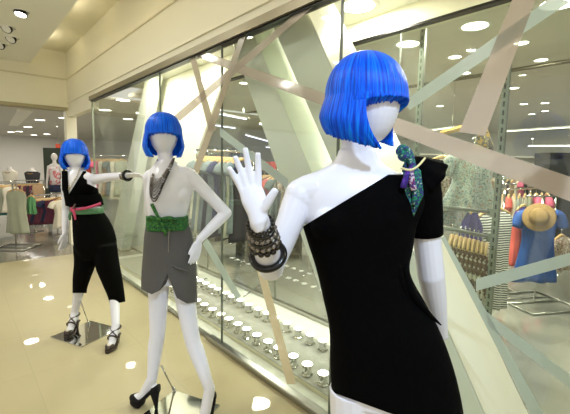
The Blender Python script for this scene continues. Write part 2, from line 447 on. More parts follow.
# ------------------------------------------------------------------ recessed lamps
def downlight(label, r, loc, glow=LAMPGLOW, group=None):
    t = thing('recessed_downlight', label, 'ceiling light', loc, group)
    x, y, z = loc
    obj('trim_ring', lathe(NB(), loc, [(r * .86, .0), (r * .86, -.004), (r, -.006), (r * 1.12, -.004), (r * 1.14, 0)], 32), FIXTURE, t)
    obj('lens', lathe(NB(), loc, [(.001, -.002), (r * .86, -.002), (r * .86, 0), (.001, 0)], 32), glow, t)
    return t
def lamp(kind, loc, power, size=.2, col=(1, .95, .85), rot=(0, 0, 0), name='lamp', spot=None):
    l = bpy.data.lights.new(name, kind); l.energy = power; l.color = col
    if kind == 'AREA': l.shape = 'DISK'; l.size = size
    elif kind == 'SPOT': l.shadow_soft_size = size; l.spot_size = spot or math.radians(80); l.spot_blend = .6
    else: l.shadow_soft_size = size
    o = bpy.data.objects.new(name, l); COL.objects.link(o); o.location = loc; o.rotation_euler = rot
    return o

# ------------------------------------------------------------------ figures: helpers
def axes(px, psi):
    h = ray(px, 207); h.z = 0; h.normalize()
    right = h.cross(UP)
    a = math.radians(psi)
    f = -h * math.cos(a) + right * math.sin(a)
    r = right * math.cos(a) + h * math.sin(a)
    return r, f                         # body's image-right side, body's front

def torso(secs, ax, off=0, k=4, n=40, p=2.3):
    """secs: (xl, xr, y, depth, half_depth) outline in the view -> closed loft"""
    r, f = ax
    C, W, D, XL, XR = [], [], [], [], []
    for xl, xr, y, d, hd in secs:
        C.append(at((xl + xr) / 2, y, d)); W.append((xr - xl) / 2 * d / F); D.append(hd); XL.append(xl); XR.append(xr)
    C, W, D, XL, XR = crom(C, k), crom(W, k), crom(D, k), crom(XL, k), crom(XR, k)
    ang = [2 * PI * j / n for j in range(n)]
    cs = [(math.copysign(abs(math.cos(t)) ** (2 / p), math.cos(t)), math.copysign(abs(math.sin(t)) ** (2 / p), math.sin(t))) for t in ang]
    rings = []
    for q, w, d, xl, xr in zip(C, W, D, XL, XR):
        for it in range(8):                      # fit the ring to the seen outline
            px = [pxof(q + r * w * a + f * d * b) for a, b in cs]
            lo, hi = min(px), max(px)
            w *= max(.7, min(1.4, 1 + ((xr - xl) / (hi - lo) - 1) * .9)); w = max(w, d * .55)
            q = q + HR * (((xl + xr) - (lo + hi)) / 2 * (q - EYE).dot(VIEW) / F)
        w += off; d += off
        rings.append([q + r * w * a + f * d * b for a, b in cs])
    return loft(NB(), rings)

def limb(pts, rad, k=5, n=18):
    return tube(NB(), pts, rad, n, k=k)

def leg(hip, knee, ankle, rh, rk, rc, ra, back, off=0):
    hip, knee, ankle = V(hip), V(knee), V(ankle)
    pts = [hip, hip.lerp(knee, .5), knee, knee.lerp(ankle, .3) + back * .012, knee.lerp(ankle, .68) + back * .006, ankle]
    return limb(pts, [rh + off, (rh * .55 + rk * .5) + off, rk + off, rc + off, (rc * .4 + ra * .62) + off, ra + off])

def fuse(pieces, voxel=.006, it=4, fac=.5):
    bm = NB()
    for p in pieces:
        bmesh.ops.recalc_face_normals(p, faces=p.faces[:])
        me = bpy.data.meshes.new('tmp'); p.to_mesh(me); p.free(); bm.from_mesh(me); bpy.data.meshes.remove(me)
    me = bpy.data.meshes.new('tmp'); bm.to_mesh(me); bm.free()
    o = bpy.data.objects.new('tmp', me); COL.objects.link(o)
    m = o.modifiers.new('r', 'REMESH'); m.mode = 'VOXEL'; m.voxel_size = voxel; m.use_smooth_shade = True
    s = o.modifiers.new('s', 'SMOOTH'); s.factor = fac; s.iterations = it
    dg = bpy.context.evaluated_depsgraph_get(); dg.update()
    out = bpy.data.meshes.new_from_object(o.evaluated_get(dg))
    bpy.data.objects.remove(o); bpy.data.meshes.remove(me)
    return out

def pl(p, q, away, d, dirv=None):
    """plane through two seen points and the view's horizontal forward; normal towards the seen point 'away'"""
    a, b, c = at(*p, d), at(*q, d), at(*away, d)
    n = (b - a).cross(dirv or ray((p[0] + q[0]) / 2, (p[1] + q[1]) / 2)).normalized()
    if (c - a).dot(n) < 0: n = -n
    return (a, n)

def cutmesh(me, regions, wave=0):
    bm = NB(); bm.from_mesh(me)
    for reg in regions:
        for co_, no in reg:
            bmesh.ops.bisect_plane(bm, geom=bm.verts[:] + bm.edges[:] + bm.faces[:], plane_co=co_, plane_no=no, dist=1e-5)
        kill = [f for f in bm.faces if all((f.calc_center_median() - co_).dot(no) > 0 for co_, no in reg)]
        bmesh.ops.delete(bm, geom=kill, context='FACES')
    bm.to_mesh(me); bm.free(); return me

def garment(name, me, m, parent, thick=.003):
    o = objm(name, me, m, parent, smooth=True)
    s = o.modifiers.new('thick', 'SOLIDIFY'); s.thickness = thick; s.offset = -1
    return o

def head(c, r, f, s=1.0):
    """smooth blank egg-shaped display head"""
    bm = NB(); n, m = 28, 20; c = V(c); rings = []
    for i in range(1, m):
        a = PI * i / m; z = math.cos(a); sw = math.sin(a)
        w = .090 * (sw ** .72 if z < 0 else sw); d = .098 * (sw ** .85 if z < 0 else sw)
        if z < 0: w *= 1 - .20 * (-z) ** 1.3; d *= 1 - .10 * (-z)
        zz = (.118 if z > 0 else .130) * z
        fo = .012 * max(0, -z)
        rings.append([c + (r * w * math.cos(2 * PI * j / n) + f * (d * math.sin(2 * PI * j / n) + fo) + UP * zz) * s for j in range(n)])
    return loft(bm, rings)

def hand(wrist, df, da, s=1.0, curl=(.15, .2, .25, .3), thumb=.7, spread=.12):
    """palm, four fingers and a thumb; df: along the hand, da: across towards the thumb"""
    df = V(df).normalized(); da = (V(da) - df * V(da).dot(df)).normalized(); nn = df.cross(da)
    P = []
    pr = []
    for t, w, h in ((-.02, .022, .018), (.0, .024, .018), (.03, .034, .015), (.065, .040, .0135), (.088, .038, .010)):
        pr.append([wrist + (df * t + da * w * math.cos(2 * PI * j / 16) + nn * h * math.sin(2 * PI * j / 16)) * s for j in range(16)])
    P.append(loft(NB(), pr))
    for i, (o, L) in enumerate(((.029, .072), (.010, .082), (-.010, .076), (-.028, .060))):
        a = o / .03 * spread; d = (df * math.cos(a) + da * math.sin(a)).normalized()
        p = wrist + (df * .075 + da * o) * s; pts = [p]
        ang = 0
        for seg in (.45, .32, .28):
            ang += curl[i]
            p = p + (d * math.cos(ang) + nn * math.sin(ang)) * (L * seg + (.012 if seg > .4 else 0)) * s; pts.append(p)
        P.append(limb(pts, [.0100 * s, .0096 * s, .0088 * s, .0076 * s], 3, 10))
    p = wrist + (df * .02 + da * .026) * s
    d = (df * math.cos(thumb) + da * math.sin(thumb)).normalized()
    P.append(limb([p, p + d * .035 * s + nn * .006 * s, p + d * .06 * s + (df * .006 + nn * .010) * s, p + d * .075 * s + (df * .014 + nn * .012) * s], [.013 * s, .011 * s, .009 * s, .0065 * s], 3, 10))
    return P

def hair_mat(name, dark, mid, light):
    m = bpy.data.materials.new(name); m.use_nodes = True; nt = m.node_tree
    b = nt.nodes['Principled BSDF']; b.inputs['Roughness'].default_value = .38; b.inputs['Anisotropic'].default_value = .5
    b.inputs['Specular IOR Level'].default_value = .18
    uv = nt.nodes.new('ShaderNodeUVMap'); mp = nt.nodes.new('ShaderNodeMapping'); mp.inputs['Scale'].default_value = (120, 1.6, 1)
    n = nt.nodes.new('ShaderNodeTexNoise'); n.inputs['Scale'].default_value = 1; n.inputs['Detail'].default_value = 5; n.inputs['Roughness'].default_value = .7
    rp = nt.nodes.new('ShaderNodeValToRGB'); e = rp.color_ramp.elements
    e[0].position = .36; e[0].color = lin(dark); e[1].position = .66; e[1].color = lin(light); x = e.new(.52); x.color = lin(mid)
    bp = nt.nodes.new('ShaderNodeBump'); bp.inputs['Strength'].default_value = .5; bp.inputs['Distance'].default_value = .004
    nt.links.new(uv.outputs[0], mp.inputs[0]); nt.links.new(mp.outputs[0], n.inputs['Vector'])
    nt.links.new(n.outputs['Fac'], rp.inputs[0]); nt.links.new(rp.outputs[0], b.inputs['Base Color'])
    nt.links.new(n.outputs['Fac'], bp.inputs['Height']); nt.links.new(bp.outputs[0], b.inputs['Normal'])
    MATS[name] = m; return m
HAIR = hair_mat('blue_hair', (0, 44, 168), (0, 92, 244), (14, 146, 255))

def wig(c, r, f, parent, s=1.0, seed=0, lf=.155, lb=.125, face=47, bang=.012, top=.128, swp=22, far=None):
    c = V(c); me = bpy.data.meshes.new('wig'); bm = NB(); uvl = bm.loops.layers.uv.new('UVMap')
    fa = math.radians(face)
    def shell(p0, p1, nphi, zend, out, taper, sweep=0, jag=.007):
        nt_ = 40; grid = []
        for i in range(nphi + 1):
            ph = ph0 = p0 + (p1 - p0) * i / nphi
            nz = noise.noise(V((ph * 5, seed, 0))); nz2 = noise.noise(V((ph * 26, seed + 3, 0)))
            ca, sa = math.cos(ph), math.sin(ph)
            A = 1 / math.sqrt((sa / .110) ** 2 + (ca / (.114 if ca > 0 else .120)) ** 2)
            ze = zend(ph) + .005 * nz + jag * nz2
            col = []
            for k in range(nt_ + 1):
                t = k / nt_; ph = ph0; ca, sa = math.cos(ph), math.sin(ph)
                arc = .5
                if t < arc:
                    a = PI / 2 * (1 - t / arc) ; ro = A * math.cos(a) ** .9; z = top * math.sin(a)
                    if ze > 0:           # bangs stop above the widest line
                        pass
                else:
                    u = (t - arc) / (1 - arc); z = -u * (-ze)
                    L = max(-ze, .02)
                    ro = A * (1 + taper * math.sin(min(1, u * 1.02) * PI * .62) - .50 * max(0, u - .52) ** 1.25)
                if sweep and t > .5:         # side locks sweep forward towards the chin
                    uu = (t - .5) * 2; g = sweep * uu ** 3.5; kk = max(0, 1 - abs(PI - ph0) / (PI - fa)); kk = (1 - kk) ** 2
                    ph = ph0 - g * kk if ph0 < PI else ph0 + g * kk
                    ca, sa = math.cos(ph), math.sin(ph)
                ro += out * min(1, t * 4)
                ro *= 1 + .010 * noise.noise(V((ph * 17, t * 1.2, seed))) * min(1, t * 3) + .006 * nz2 * t
                lean = .010 * (1 - min(1, t * 2)) 
                col.append((c + (f * (ro * ca - lean) + r * ro * sa + UP * z) * s, (ph / (2 * PI), t)))
            grid.append([(bm.verts.new(p), uv) for p, uv in col])
        for i in range(nphi):
            for k in range(nt_):
                q = (grid[i][k], grid[i][k + 1], grid[i + 1][k + 1], grid[i + 1][k])
                fc = bm.faces.new([x[0] for x in q]); fc.smooth = True
                for lp, x in zip(fc.loops, q): lp[uvl].uv = x[1]
    def zs(ph):
        w = (1 - math.cos(ph)) / 2            # 0 front, 1 back
        return -(lf + (lb - lf) * min(1, max(0, (w - .2) / .7)))
    shell(math.radians(far or face), 2 * PI - fa, 200, zs, 0, .16, math.radians(swp))
    shell(-fa * 1.28, fa * 1.28, 90, lambda ph: -bang - .030 * (abs(ph) / (fa * 1.28)) ** 2, .004, .02, 0, .016)
    bm.to_mesh(me); bm.free()
    o = objm('wig', me, HAIR, parent)
    q = o.modifiers.new('thick', 'SOLIDIFY'); q.thickness = .009 * s; q.offset = -1
    return o

def shoe_frame(T, H_, L=.215):
    T, H_ = V(T), V(H_); T.z = H_.z = 0
    d = (T - H_).normalized(); H_ = T - d * L
    return H_, d, UP.cross(d)
def sole_z(s, h, p):
    u = min(1, max(0, (s - .12) / .55)); u = u * u * (3 - 2 * u); return h + (p - h) * u
def foot(T, H_, h=.11, p=.03, L=.215):
    H_, d, w = shoe_frame(T, H_, L)
    a = H_ + d * .045 * L / .215 + UP * (h + .095)
    P = [limb([a + UP * .02, a, H_ + d * .075 + UP * (h * .86 + .055), H_ + d * .125 + UP * (sole_z(.58, h, p) + .034), H_ + d * .172 + UP * (p + .022), H_ + d * .2 + UP * (p + .017)],
              [.030, .034, .034, .031, .024, .014], 4),
         ball(NB(), H_ + d * .028 + UP * (h + .03), .027, .027, .032)]
    return a, P
def sole_rings(H_, d, w, h, p, lo, hi, L, s0=0, s1=1, grow=0):
    rings = []
    for i in range(19):
        s = s0 + (s1 - s0) * i / 18
        wid = [.024, .029, .030, .034, .041, .043, .040, .030, .012]
        x = s * 8; k = min(7, int(x)); hw = wid[k] + (wid[k + 1] - wid[k]) * (x - k) + grow
        z = sole_z(s, h, p); c = H_ + d * (s * L)
        z0, z1 = lo(s, z), hi(s, z); R_ = []
        for j in range(16):
            t = 2 * PI * j / 16; ct, st = math.cos(t), math.sin(t)
            R_.append(c + w * hw * math.copysign(abs(ct) ** .7, ct) + UP * ((z0 + z1) / 2 + (z1 - z0) / 2 * math.copysign(abs(st) ** .7, st)))
        rings.append(R_)
    return rings
def heel_mesh(H_, d, h, r0=.023, r1=.009):
    bm = NB(); rings = []
    for t in (0, .15, .4, .75, 1):
        rr = r0 * (1 - t) ** 1.4 + r1; c = H_ + d * (.028 - .012 * t) + UP * (h + .004) * (1 - t)
        rings.append([c + V((math.cos(2 * PI * j / 14) * rr, math.sin(2 * PI * j / 14) * rr, 0)) for j in range(14)])
    return loft(bm, rings)
def pump(T, H_, parent, h=.11, p=.03, L=.215):
    H_, d, w = shoe_frame(T, H_, L)
    def top(s, z):
        if s < .22: return z + .058 - .06 * s
        if s < .62: return z + .030
        return z + .030 + .018 * math.sin((s - .62) / .38 * PI * .75) - .012 * (s - .62) / .38
    o = obj('shoe', loft(NB(), sole_rings(H_, d, w, h, p, lambda s, z: z - .004, top, L, grow=.003)), SUEDE, parent, smooth=True)
    obj('platform_sole', loft(NB(), sole_rings(H_, d, w, h, p, lambda s, z: 0.001 if s > .60 else z - .008, lambda s, z: z + .004, L, .42, .99)), SUEDE, o)
    obj('heel', heel_mesh(H_, d, h), SUEDE, o, smooth=True)
    return o
def sandal(T, H_, parent, h=.09, p=.02, L=.215):
    H_, d, w = shoe_frame(T, H_, L)
    br = mat('dark_brown_leather', (52, 38, 30), .35); wl = mat('ivory_leather', (225, 218, 205), .4)
    o = obj('sandal', loft(NB(), sole_rings(H_, d, w, h, p, lambda s, z: z - .014 if s < .6 else .001, lambda s, z: z + .003, L, grow=.004)), br, parent, smooth=True)
    obj('heel', heel_mesh(H_, d, h, .02, .012), br, o, smooth=True)
    obj('toe_cap', loft(NB(), sole_rings(H_, d, w, h, p, lambda s, z: z, lambda s, z: z + .042 - .02 * max(0, (s - .85) / .15), L, .72, .985, .002)), br, o, smooth=True)
    obj('toe_bow', ball(NB(), H_ + d * .178 + UP * (p + .043), .022, .016, .010), wl, o, smooth=True)
    a = H_ + d * .045 + UP * (h + .07)
    obj('ankle_strap', torus(NB(), a, UP + d * .15, .040, .008), br, o, smooth=True)
    i1 = H_ + d * .105 + UP * (sole_z(.49, h, p) + .045)
    obj('instep_strap', torus(NB(), i1, d - UP * .6, .043, .007), br, o, smooth=True)
    for sg in (-1, 1):
        obj('cross_strap', tube(NB(), [a + w * sg * .038 + d * .018, (a + i1) / 2 + UP * .022 + d * .028, i1 - w * sg * .036 + UP * .018], .007, 8, k=4), br, o, smooth=True)
    return o

def mirror_base(parent, c, ang, rod0, rod1, m, size=.39):
    u = V((math.cos(ang), math.sin(ang), 0)); v = V((-u.y, u.x, 0)); h = size / 2; c = V(c)
    obj('base_plate', prism(NB(), [c + u * h + v * h, c - u * h + v * h, c - u * h - v * h, c + u * h - v * h], (0, 0, .008)), m, parent, bevel=.002)
    obj('support_rod', tube(NB(), [rod0, rod1], .006, 10), CHROME, parent, smooth=True)
    b = NB(); lathe(b, rod0, [(.014, 0), (.014, .012), (.008, .02), (.006, .03)], 14); obj('rod_socket', b, CHROME, parent, smooth=True)

def beads(name, pts, r, m, parent, step):
    """string of beads along a path"""
    bm = NB(); P = crom([V(p) for p in pts], 12); acc = step
    for a, b_ in zip(P, P[1:]):
        acc += (b_ - a).length
        if acc >= step:
            acc = 0; ball(bm, b_, r, r, r, None, 8, 6)
    return obj(name, bm, m, parent, smooth=True)

# ------------------------------------------------------------------ near mannequin in the black dress
def near_mannequin():
    root = at(400, 380, 1.19); root.z = 0
    t = thing('mannequin', 'near white mannequin in one-shoulder black dress, blue bob, one palm raised', 'mannequin', root, 'blue wigged window mannequins')
    ax = axes(365, 8); r, f = ax
    secs = [(339, 376, 150, 1.105, .046), (336, 379, 158, 1.11, .050), (328, 387, 166, 1.117, .054), (314, 402, 173.5, 1.123, .060), (303, 415, 182, 1.128, .072), (300, 420, 192, 1.132, .085), (301, 421, 204, 1.135, .092), (304, 414, 222, 1.14, .095),
            (311, 410, 245, 1.145, .088), (319, 407, 270, 1.15, .082), (326, 423, 300, 1.16, .092), (332, 439, 330, 1.165, .105), (333, 451, 362, 1.175, .110), (334, 459, 395, 1.18, .108)]
    def bust(off):
        return [ball(NB(), at(332, 222, 1.098), .058 + off, .058 + off, .060 + off), ball(NB(), at(384, 218, 1.098), .058 + off, .058 + off, .060 + off)]
    P = [torso(secs, ax)] + bust(0)
    # neck and head
    rh, fh = axes(365, 58)
    hc = at(366, 98, 1.085)
    P.append(limb([at(358, 178, 1.125), at(357, 160, 1.115), at(358, 143, 1.10), hc - UP * .06 - fh * .02], [.056, .050, .047, .05], 5))
    P.append(head(hc, rh, fh, 1.0))
    # raised arm
    sh, el, wr = at(301, 196, 1.13), at(271, 268, 1.09), at(259, 219, .905)
    P.append(ball(NB(), sh, .05, .05, .052))
    P.append(limb([at(318, 190, 1.13), sh, sh.lerp(el, .45), el + V((0, 0, .005))], [.055, .047, .040, .036]))
    P.append(ball(NB(), el, .0365))
    P.append(limb([el, el.lerp(wr, .4), el.lerp(wr, .8), wr, at(257.5, 211, .895)], [.036, .035, .027, .0235, .018]))
    # hand, palm to the viewer
    d = .89
    pr = []
    for x, y, w, h in ((259.5, 232, .010, .010), (259, 222, .0215, .0195), (257.5, 212, .0245, .0185), (254, 200, .030, .016), (251.5, 192, .029, .013), (250, 186.5, .0255, .010)):
        c = at(x, y, d); a = (at(x + 10, y - 3, d) - c).normalized(); nn = HF
        pr.append([c + a * w * math.cos(2 * PI * j / 18) + nn * h * math.sin(2 * PI * j / 18) for j in range(18)])
    P.append(loft(NB(), pr))
    for pts, rr in (([(247.5, 204, d), (240.2, 187, d), (234, 176, d - .008), (228.4, 167, d - .02)], .0082),
                    ([(250.5, 202, d), (246, 184, d), (240, 169, d - .004), (234.6, 156, d - .014)], .0086),
                    ([(254, 201, d), (252, 183, d), (248.2, 165, d - .004), (244.9, 147.5, d - .014)], .0088),
                    ([(258, 201, d), (258.4, 184, d), (258.2, 168, d - .004), (257.8, 152.5, d - .014)], .0086),
                    ([(260, 213, d - .003), (265.5, 206, d - .012), (271, 197, d - .02), (276, 189, d - .026)], .0110)):
        P.append(limb([at(*q) for q in pts], [rr * 1.05, rr, rr * .92, rr * .74], 4, 14))
    # other arm, going behind the hip
    s2, e2, w2 = at(421, 188, 1.15), at(431, 275, 1.20), at(440, 335, 1.31)
    P.append(ball(NB(), s2, .048, .048, .05))
    P.append(limb([at(405, 190, 1.14), s2, s2.lerp(e2, .5), e2], [.055, .046, .042, .041]))
    P.append(ball(NB(), e2, .0415)); P.append(limb([e2, e2.lerp(w2, .4), w2], [.041, .037, .026]))
    P += hand(w2, (w2 - e2).normalized() * .6 - r * .8, -UP, 1, (.2, .2, .2, .2), .6)
    # legs and feet
    hipR, hipL = at(357, 388, 1.18), at(422, 388, 1.19)
    for hip, sx in ((hipR, -1), (hipL, 1)):
        T = V((hip.x, hip.y, 0)) + f * .15 + r * .02 * sx; Hh = T - f * .2 - r * .03 * sx
        an, fp = foot(T, Hh)
        P += fp
        kn = hip.lerp(an, .5) + f * .03
        P.append(leg(hip, kn, an, .086, .053, .054, .033, -f))
        pump(T, Hh, t)
    objm('body', fuse(P, .0026, 6), WHITE, t, smooth=True)
    # dress
    dsecs = secs[3:] + [(334, 463, 425, 1.19, .108), (334, 466, 450, 1.195, .106)]
    D = [torso(dsecs, ax, .009)] + bust(.008) + [ball(NB(), s2 + V((0, 0, .004)), .058, .058, .058)]
    me = fuse(D, .0052, 6)
    me = cutmesh(me, [[pl((300, 229), (348, 199), (320, 180), 1.08), pl((348, 199), (404, 165), (360, 150), 1.08), ],
                      [pl((300, 229), (348, 199), (320, 180), 1.08), pl((270, 199), (348, 199.5), (300, 180), 1.08)],
                      [pl((404, 140), (404, 165), (380, 150), 1.1), pl((348, 199), (404, 165), (360, 150), 1.08)],
                      [pl((329, 391), (389, 413), (340, 440), 1.15)]])
    garment('dress', me, BLACKCLOTH, t)
    # draped fold down one side and waist gathers
    for pts, rr in (([(404, 228), (403, 255), (411, 290), (427, 312), (441, 325)], [.002, .007, .010, .008, .002]), ([(398, 200), (396, 240), (402, 280), (418, 316), (438, 338)], [.002, .006, .008, .007, .002])):
        obj('drape_fold', tube(NB(), [at(x, y, 1.075 + .02 * abs(i - 2)) for i, (x, y) in enumerate(pts)], rr, 8, k=6), BLACKCLOTH, t, smooth=True)
    # sleeve and its frill
    b = limb([at(416, 170, 1.15), s2, at(424.5, 212, 1.165), at(425.5, 234, 1.18)], [.042, .056, .053, .052], 5, 28)
    obj('sleeve', b, BLACKCLOTH, t, smooth=True)
    rings = []
    ca, cb = at(408, 163, 1.13), at(428, 180, 1.15)
    axd = (cb - ca).normalized(); u = axd.orthogonal().normalized(); w = axd.cross(u)
    for i in range(9):
        q = i / 8; c = ca.lerp(cb, q); rr = .022 + .048 * q ** .7
        rings.append([c + (u * math.cos(2 * PI * j / 48) + w * math.sin(2 * PI * j / 48)) * rr * (1 + .05 * q * math.sin(9 * 2 * PI * j / 48)) for j in range(48)])
    obj('shoulder_frill', loft(NB(), rings), BLACKCLOTH, t, smooth=True)
    # scarf knotted on the strap
    G1 = pattern('peacock_scarf', [(10, 105, 75), (30, 150, 105), (52, 30, 130), (18, 70, 90), (20, 120, 80), (180, 190, 200)], 'noise', 90)
    G2 = pattern('purple_scarf', [(60, 30, 140), (40, 20, 95), (90, 50, 170)], 'noise', 90)
    k = at(405, 156, 1.045)
    sc = obj('scarf', ball(NB(), k, .021, .018, .016), G1, t, smooth=True)
    obj('scarf_loop', tube(NB(), [k, at(417, 172, 1.04), at(420, 194, 1.05), at(413, 214, 1.06), at(408, 196, 1.055), at(407, 174, 1.05)], [.010, .011, .010, .008, .010, .011], 8, True, k=1), G1, sc, smooth=True)
    obj('scarf_fold', tube(NB(), [k + UP * .012, at(399, 152, 1.04), at(402, 147.5, 1.04), at(409, 152, 1.04), at(412, 164, 1.035), at(416, 180, 1.035), at(414, 205, 1.045)], [.008, .010, .009, .009, .010, .010, .006], 8, k=4), G1, sc, smooth=True)
    obj('scarf_tail', tube(NB(), [at(413, 163, 1.03), at(407, 175, 1.03), at(403, 188, 1.035)], [.005, .008, .010], 8, k=4), G2, sc, smooth=True)
    obj('scarf_tail', tube(NB(), [at(411, 168, 1.028), at(412, 182, 1.03), at(414, 190, 1.032)], [.006, .009, .009], 8, k=4), pattern('pink_white_scarf', [(120, 60, 110), (215, 200, 215), (60, 30, 110), (170, 60, 80)], 'noise', 120), sc, smooth=True)
    tape = mat('cream_tape', (236, 226, 170), .5)
    obj('ribbon', tube(NB(), [at(401, 168, 1.035), at(410, 170, 1.022), at(418, 166, 1.03), at(425, 158, 1.05)], .003, 8, k=4), tape, sc, smooth=True)
    # wig
    wig(hc, rh, fh, t, 1.0, 1, .152, .100, 57, .020, swp=26, far=82)
    # bracelets on the raised forearm
    axf = (wr - el).normalized()
    dark = mat('gunmetal', (70, 68, 64), .25, metal=.9); blk = mat('black_enamel', (14, 13, 14), .2)
    lightm = mat('smoky_beads', (140, 132, 124), .2, metal=.6)
    def brace(name, tt, R_, rr, m, bead=False):
        c = el.lerp(wr, tt)
        if not bead: return obj(name, torus(NB(), c, axf + r * random.uniform(-.12, .12), R_, rr, 40, 10), m, t, smooth=True)
        bm = NB(); u = axf.orthogonal().normalized(); w = axf.cross(u); n = int(2 * PI * R_ / (rr * 1.9))
        for i in range(n): ball(bm, c + (u * math.cos(2 * PI * i / n) + w * math.sin(2 * PI * i / n)) * R_, rr, rr, rr, None, 8, 6)
        return obj(name, bm, m, t, smooth=True)
    o = brace('bangle', .30, .0435, .010, blk); o['label'] = 'black bangle'
    brace('bead_bracelet', .56, .036, .0085, dark, True)
    brace('bead_bracelet', .64, .0355, .007, lightm, True)
    brace('bracelet', .70, .034, .005, dark)
    brace('bead_bracelet', .78, .0335, .0065, lightm, True)
    brace('bracelet', .84, .031, .0045, dark)
    brace('bead_bracelet', .91, .0305, .006, dark, True)
    return t
near_mannequin()

# ------------------------------------------------------------------ middle mannequin in the grey skirt
def mid_mannequin():
    root = V((-2.16, .99, 0))
    t = thing('mannequin', 'middle white mannequin in grey skirt with green sash, hand on hip', 'mannequin', root, 'blue wigged window mannequins')
    ax = axes(167, 6); r, f = ax
    secs = [(156, 176, 161, 2.345, .045), (152, 182, 167, 2.35, .052), (148, 194, 174, 2.355, .068), (147, 196, 182, 2.36, .086), (145, 193, 193, 2.365, .094),
            (146, 189, 206, 2.375, .086), (148, 186, 220, 2.385, .078), (145.5, 191, 236, 2.40, .090), (144.5, 193, 252, 2.415, .104), (144, 194, 268, 2.43, .104), (146, 193, 282, 2.44, .098)]
    P = [torso(secs, ax)]
    for x in (157, 181): P.append(ball(NB(), at(x, 194, 2.356), .060, .058, .068))
    hc = at(163.5, 133, 2.34); rh, fh = axes(163, 5)
    P.append(limb([at(166, 172, 2.36), at(166, 163, 2.35), at(165, 154, 2.345), hc - UP * .06], [.064, .050, .045, .05]))
    P.append(head(hc, rh, fh, 1.0))
    sh, el, wr = at(190, 176, 2.37), at(226, 213, 2.42), at(199, 240, 2.37)
    P.append(ball(NB(), sh, .047))
    P.append(limb([at(182, 174, 2.365), sh, sh.lerp(el, .5), el], [.05, .045, .040, .037]))
    P.append(ball(NB(), el, .037)); P.append(limb([el, el.lerp(wr, .45), wr], [.037, .034, .024]))
    P += hand(wr, at(193, 268, 2.36) - wr, at(188, 240, 2.30) - wr, .95, (.1, .12, .14, .16), .35, .06)
    # other arm folded behind the back
    s2, e2, w2 = at(150, 178, 2.38), at(150, 214, 2.56), at(167, 226, 2.56)
    P.append(ball(NB(), s2, .045)); P.append(limb([at(157, 176, 2.37), s2, s2.lerp(e2, .5), e2], [.05, .043, .038, .035]))
    P.append(limb([e2, e2.lerp(w2, .5), w2], [.034, .032, .024])); P += hand(w2, r, -UP, .95)
    TR, HR_ = onz(131, 404, 0), onz(165, 412, 0)
    TL, HL_ = onz(197, 440, 0), onz(212, 418, 0)
    aR, fR = foot(TR, HR_, .12, .035); aL, fL = foot(TL, HL_, .12, .035)
    P += fR + fL
    dR = (aR - EYE).dot(V((-CAMR[0][2], -CAMR[1][2], -CAMR[2][2]))); dL = (aL - EYE).dot(V((-CAMR[0][2], -CAMR[1][2], -CAMR[2][2])))
    P.append(leg(at(159, 264, 2.45), at(157.5, 332, (2.45 + dR) / 2 + .01), aR, .068, .050, .050, .033, -f))
    P.append(leg(at(179, 264, 2.45), at(192, 338, (2.45 + dL) / 2 + .02), aL, .068, .050, .050, .033, -f))
    objm('body', fuse(P, .0045, 12), WHITE, t, smooth=True)
    pump(TR, HR_, t, .12, .035); pump(TL, HL_, t, .12, .035)
    # skirt with curved tulip hem
    ss = [(148, 186, 220, 2.385, .079), (145.5, 191, 236, 2.40, .090), (144.5, 193.5, 252, 2.415, .108), (143, 195, 268, 2.43, .122), (142.5, 195.5, 288, 2.44, .140), (143, 196.5, 310, 2.45, .150)]
    me = fuse([torso(ss, ax, .009)], .0055, 4)
    me = cutmesh(me, [[pl((140, 222), (190, 224), (165, 200), 2.35)],
                      [pl((141, 289), (152, 294.5), (146, 310), 2.42), pl((160, 200), (160, 300), (140, 250), 2.42)],
                      [pl((150, 295), (161, 290), (150, 310), 2.42), pl((166.5, 200), (166.5, 300), (140, 250), 2.42)],
                      [pl((160, 291), (168, 272), (160, 310), 2.42), pl((167.5, 200), (167.5, 300), (140, 250), 2.42)],
                      [pl((166, 271), (176, 296), (160, 310), 2.42), pl((177, 200), (177, 300), (140, 250), 2.42), pl((167, 200), (167, 300), (200, 250), 2.42)],
                      [pl((175, 297), (186, 303), (170, 320), 2.42), pl((176, 200), (176, 300), (200, 250), 2.42), pl((188, 200), (188, 300), (140, 250), 2.42)],
                      [pl((186, 303.5), (198, 302), (190, 320), 2.42), pl((185, 200), (185, 300), (210, 250), 2.42)]])
    sk = garment('skirt', me, GREYCLOTH, t)
    obj('zip', tube(NB(), [at(169, 230, 2.295), at(168.5, 246, 2.30), at(168, 262, 2.312)], .0032, 8, k=3), mat('zip_metal', (150, 145, 135), .3, metal=.9), sk, smooth=True)
    for pts in ([(167, 262), (160, 268), (151, 270)], [(168, 263), (177, 268), (188, 271)], [(168, 268), (166, 280), (160, 290)], [(169, 268), (173, 284), (178, 296)]):
        obj('pleat', tube(NB(), [at(x, y, 2.315 + .003 * i) for i, (x, y) in enumerate(pts)], [.005, .009, .003], 8, k=5), GREYCLOTH, sk, smooth=True)
    # sash with a bow
    SASH = pattern('green_sash_print', [(8, 62, 36), (18, 92, 50), (70, 130, 44), (8, 48, 36), (24, 104, 64)], 'noise', 70)
    sb = [(147.5, 186.5, 216, 2.38, .084), (147.5, 187, 222, 2.385, .088), (147, 187.5, 229, 2.392, .090)]
    sash = obj('sash', torso(sb, ax, .010), SASH, t, smooth=True)
    k = at(159, 219.5, 2.275)
    obj('sash_knot', ball(NB(), k, .020, .016, .018), SASH, sash, smooth=True)
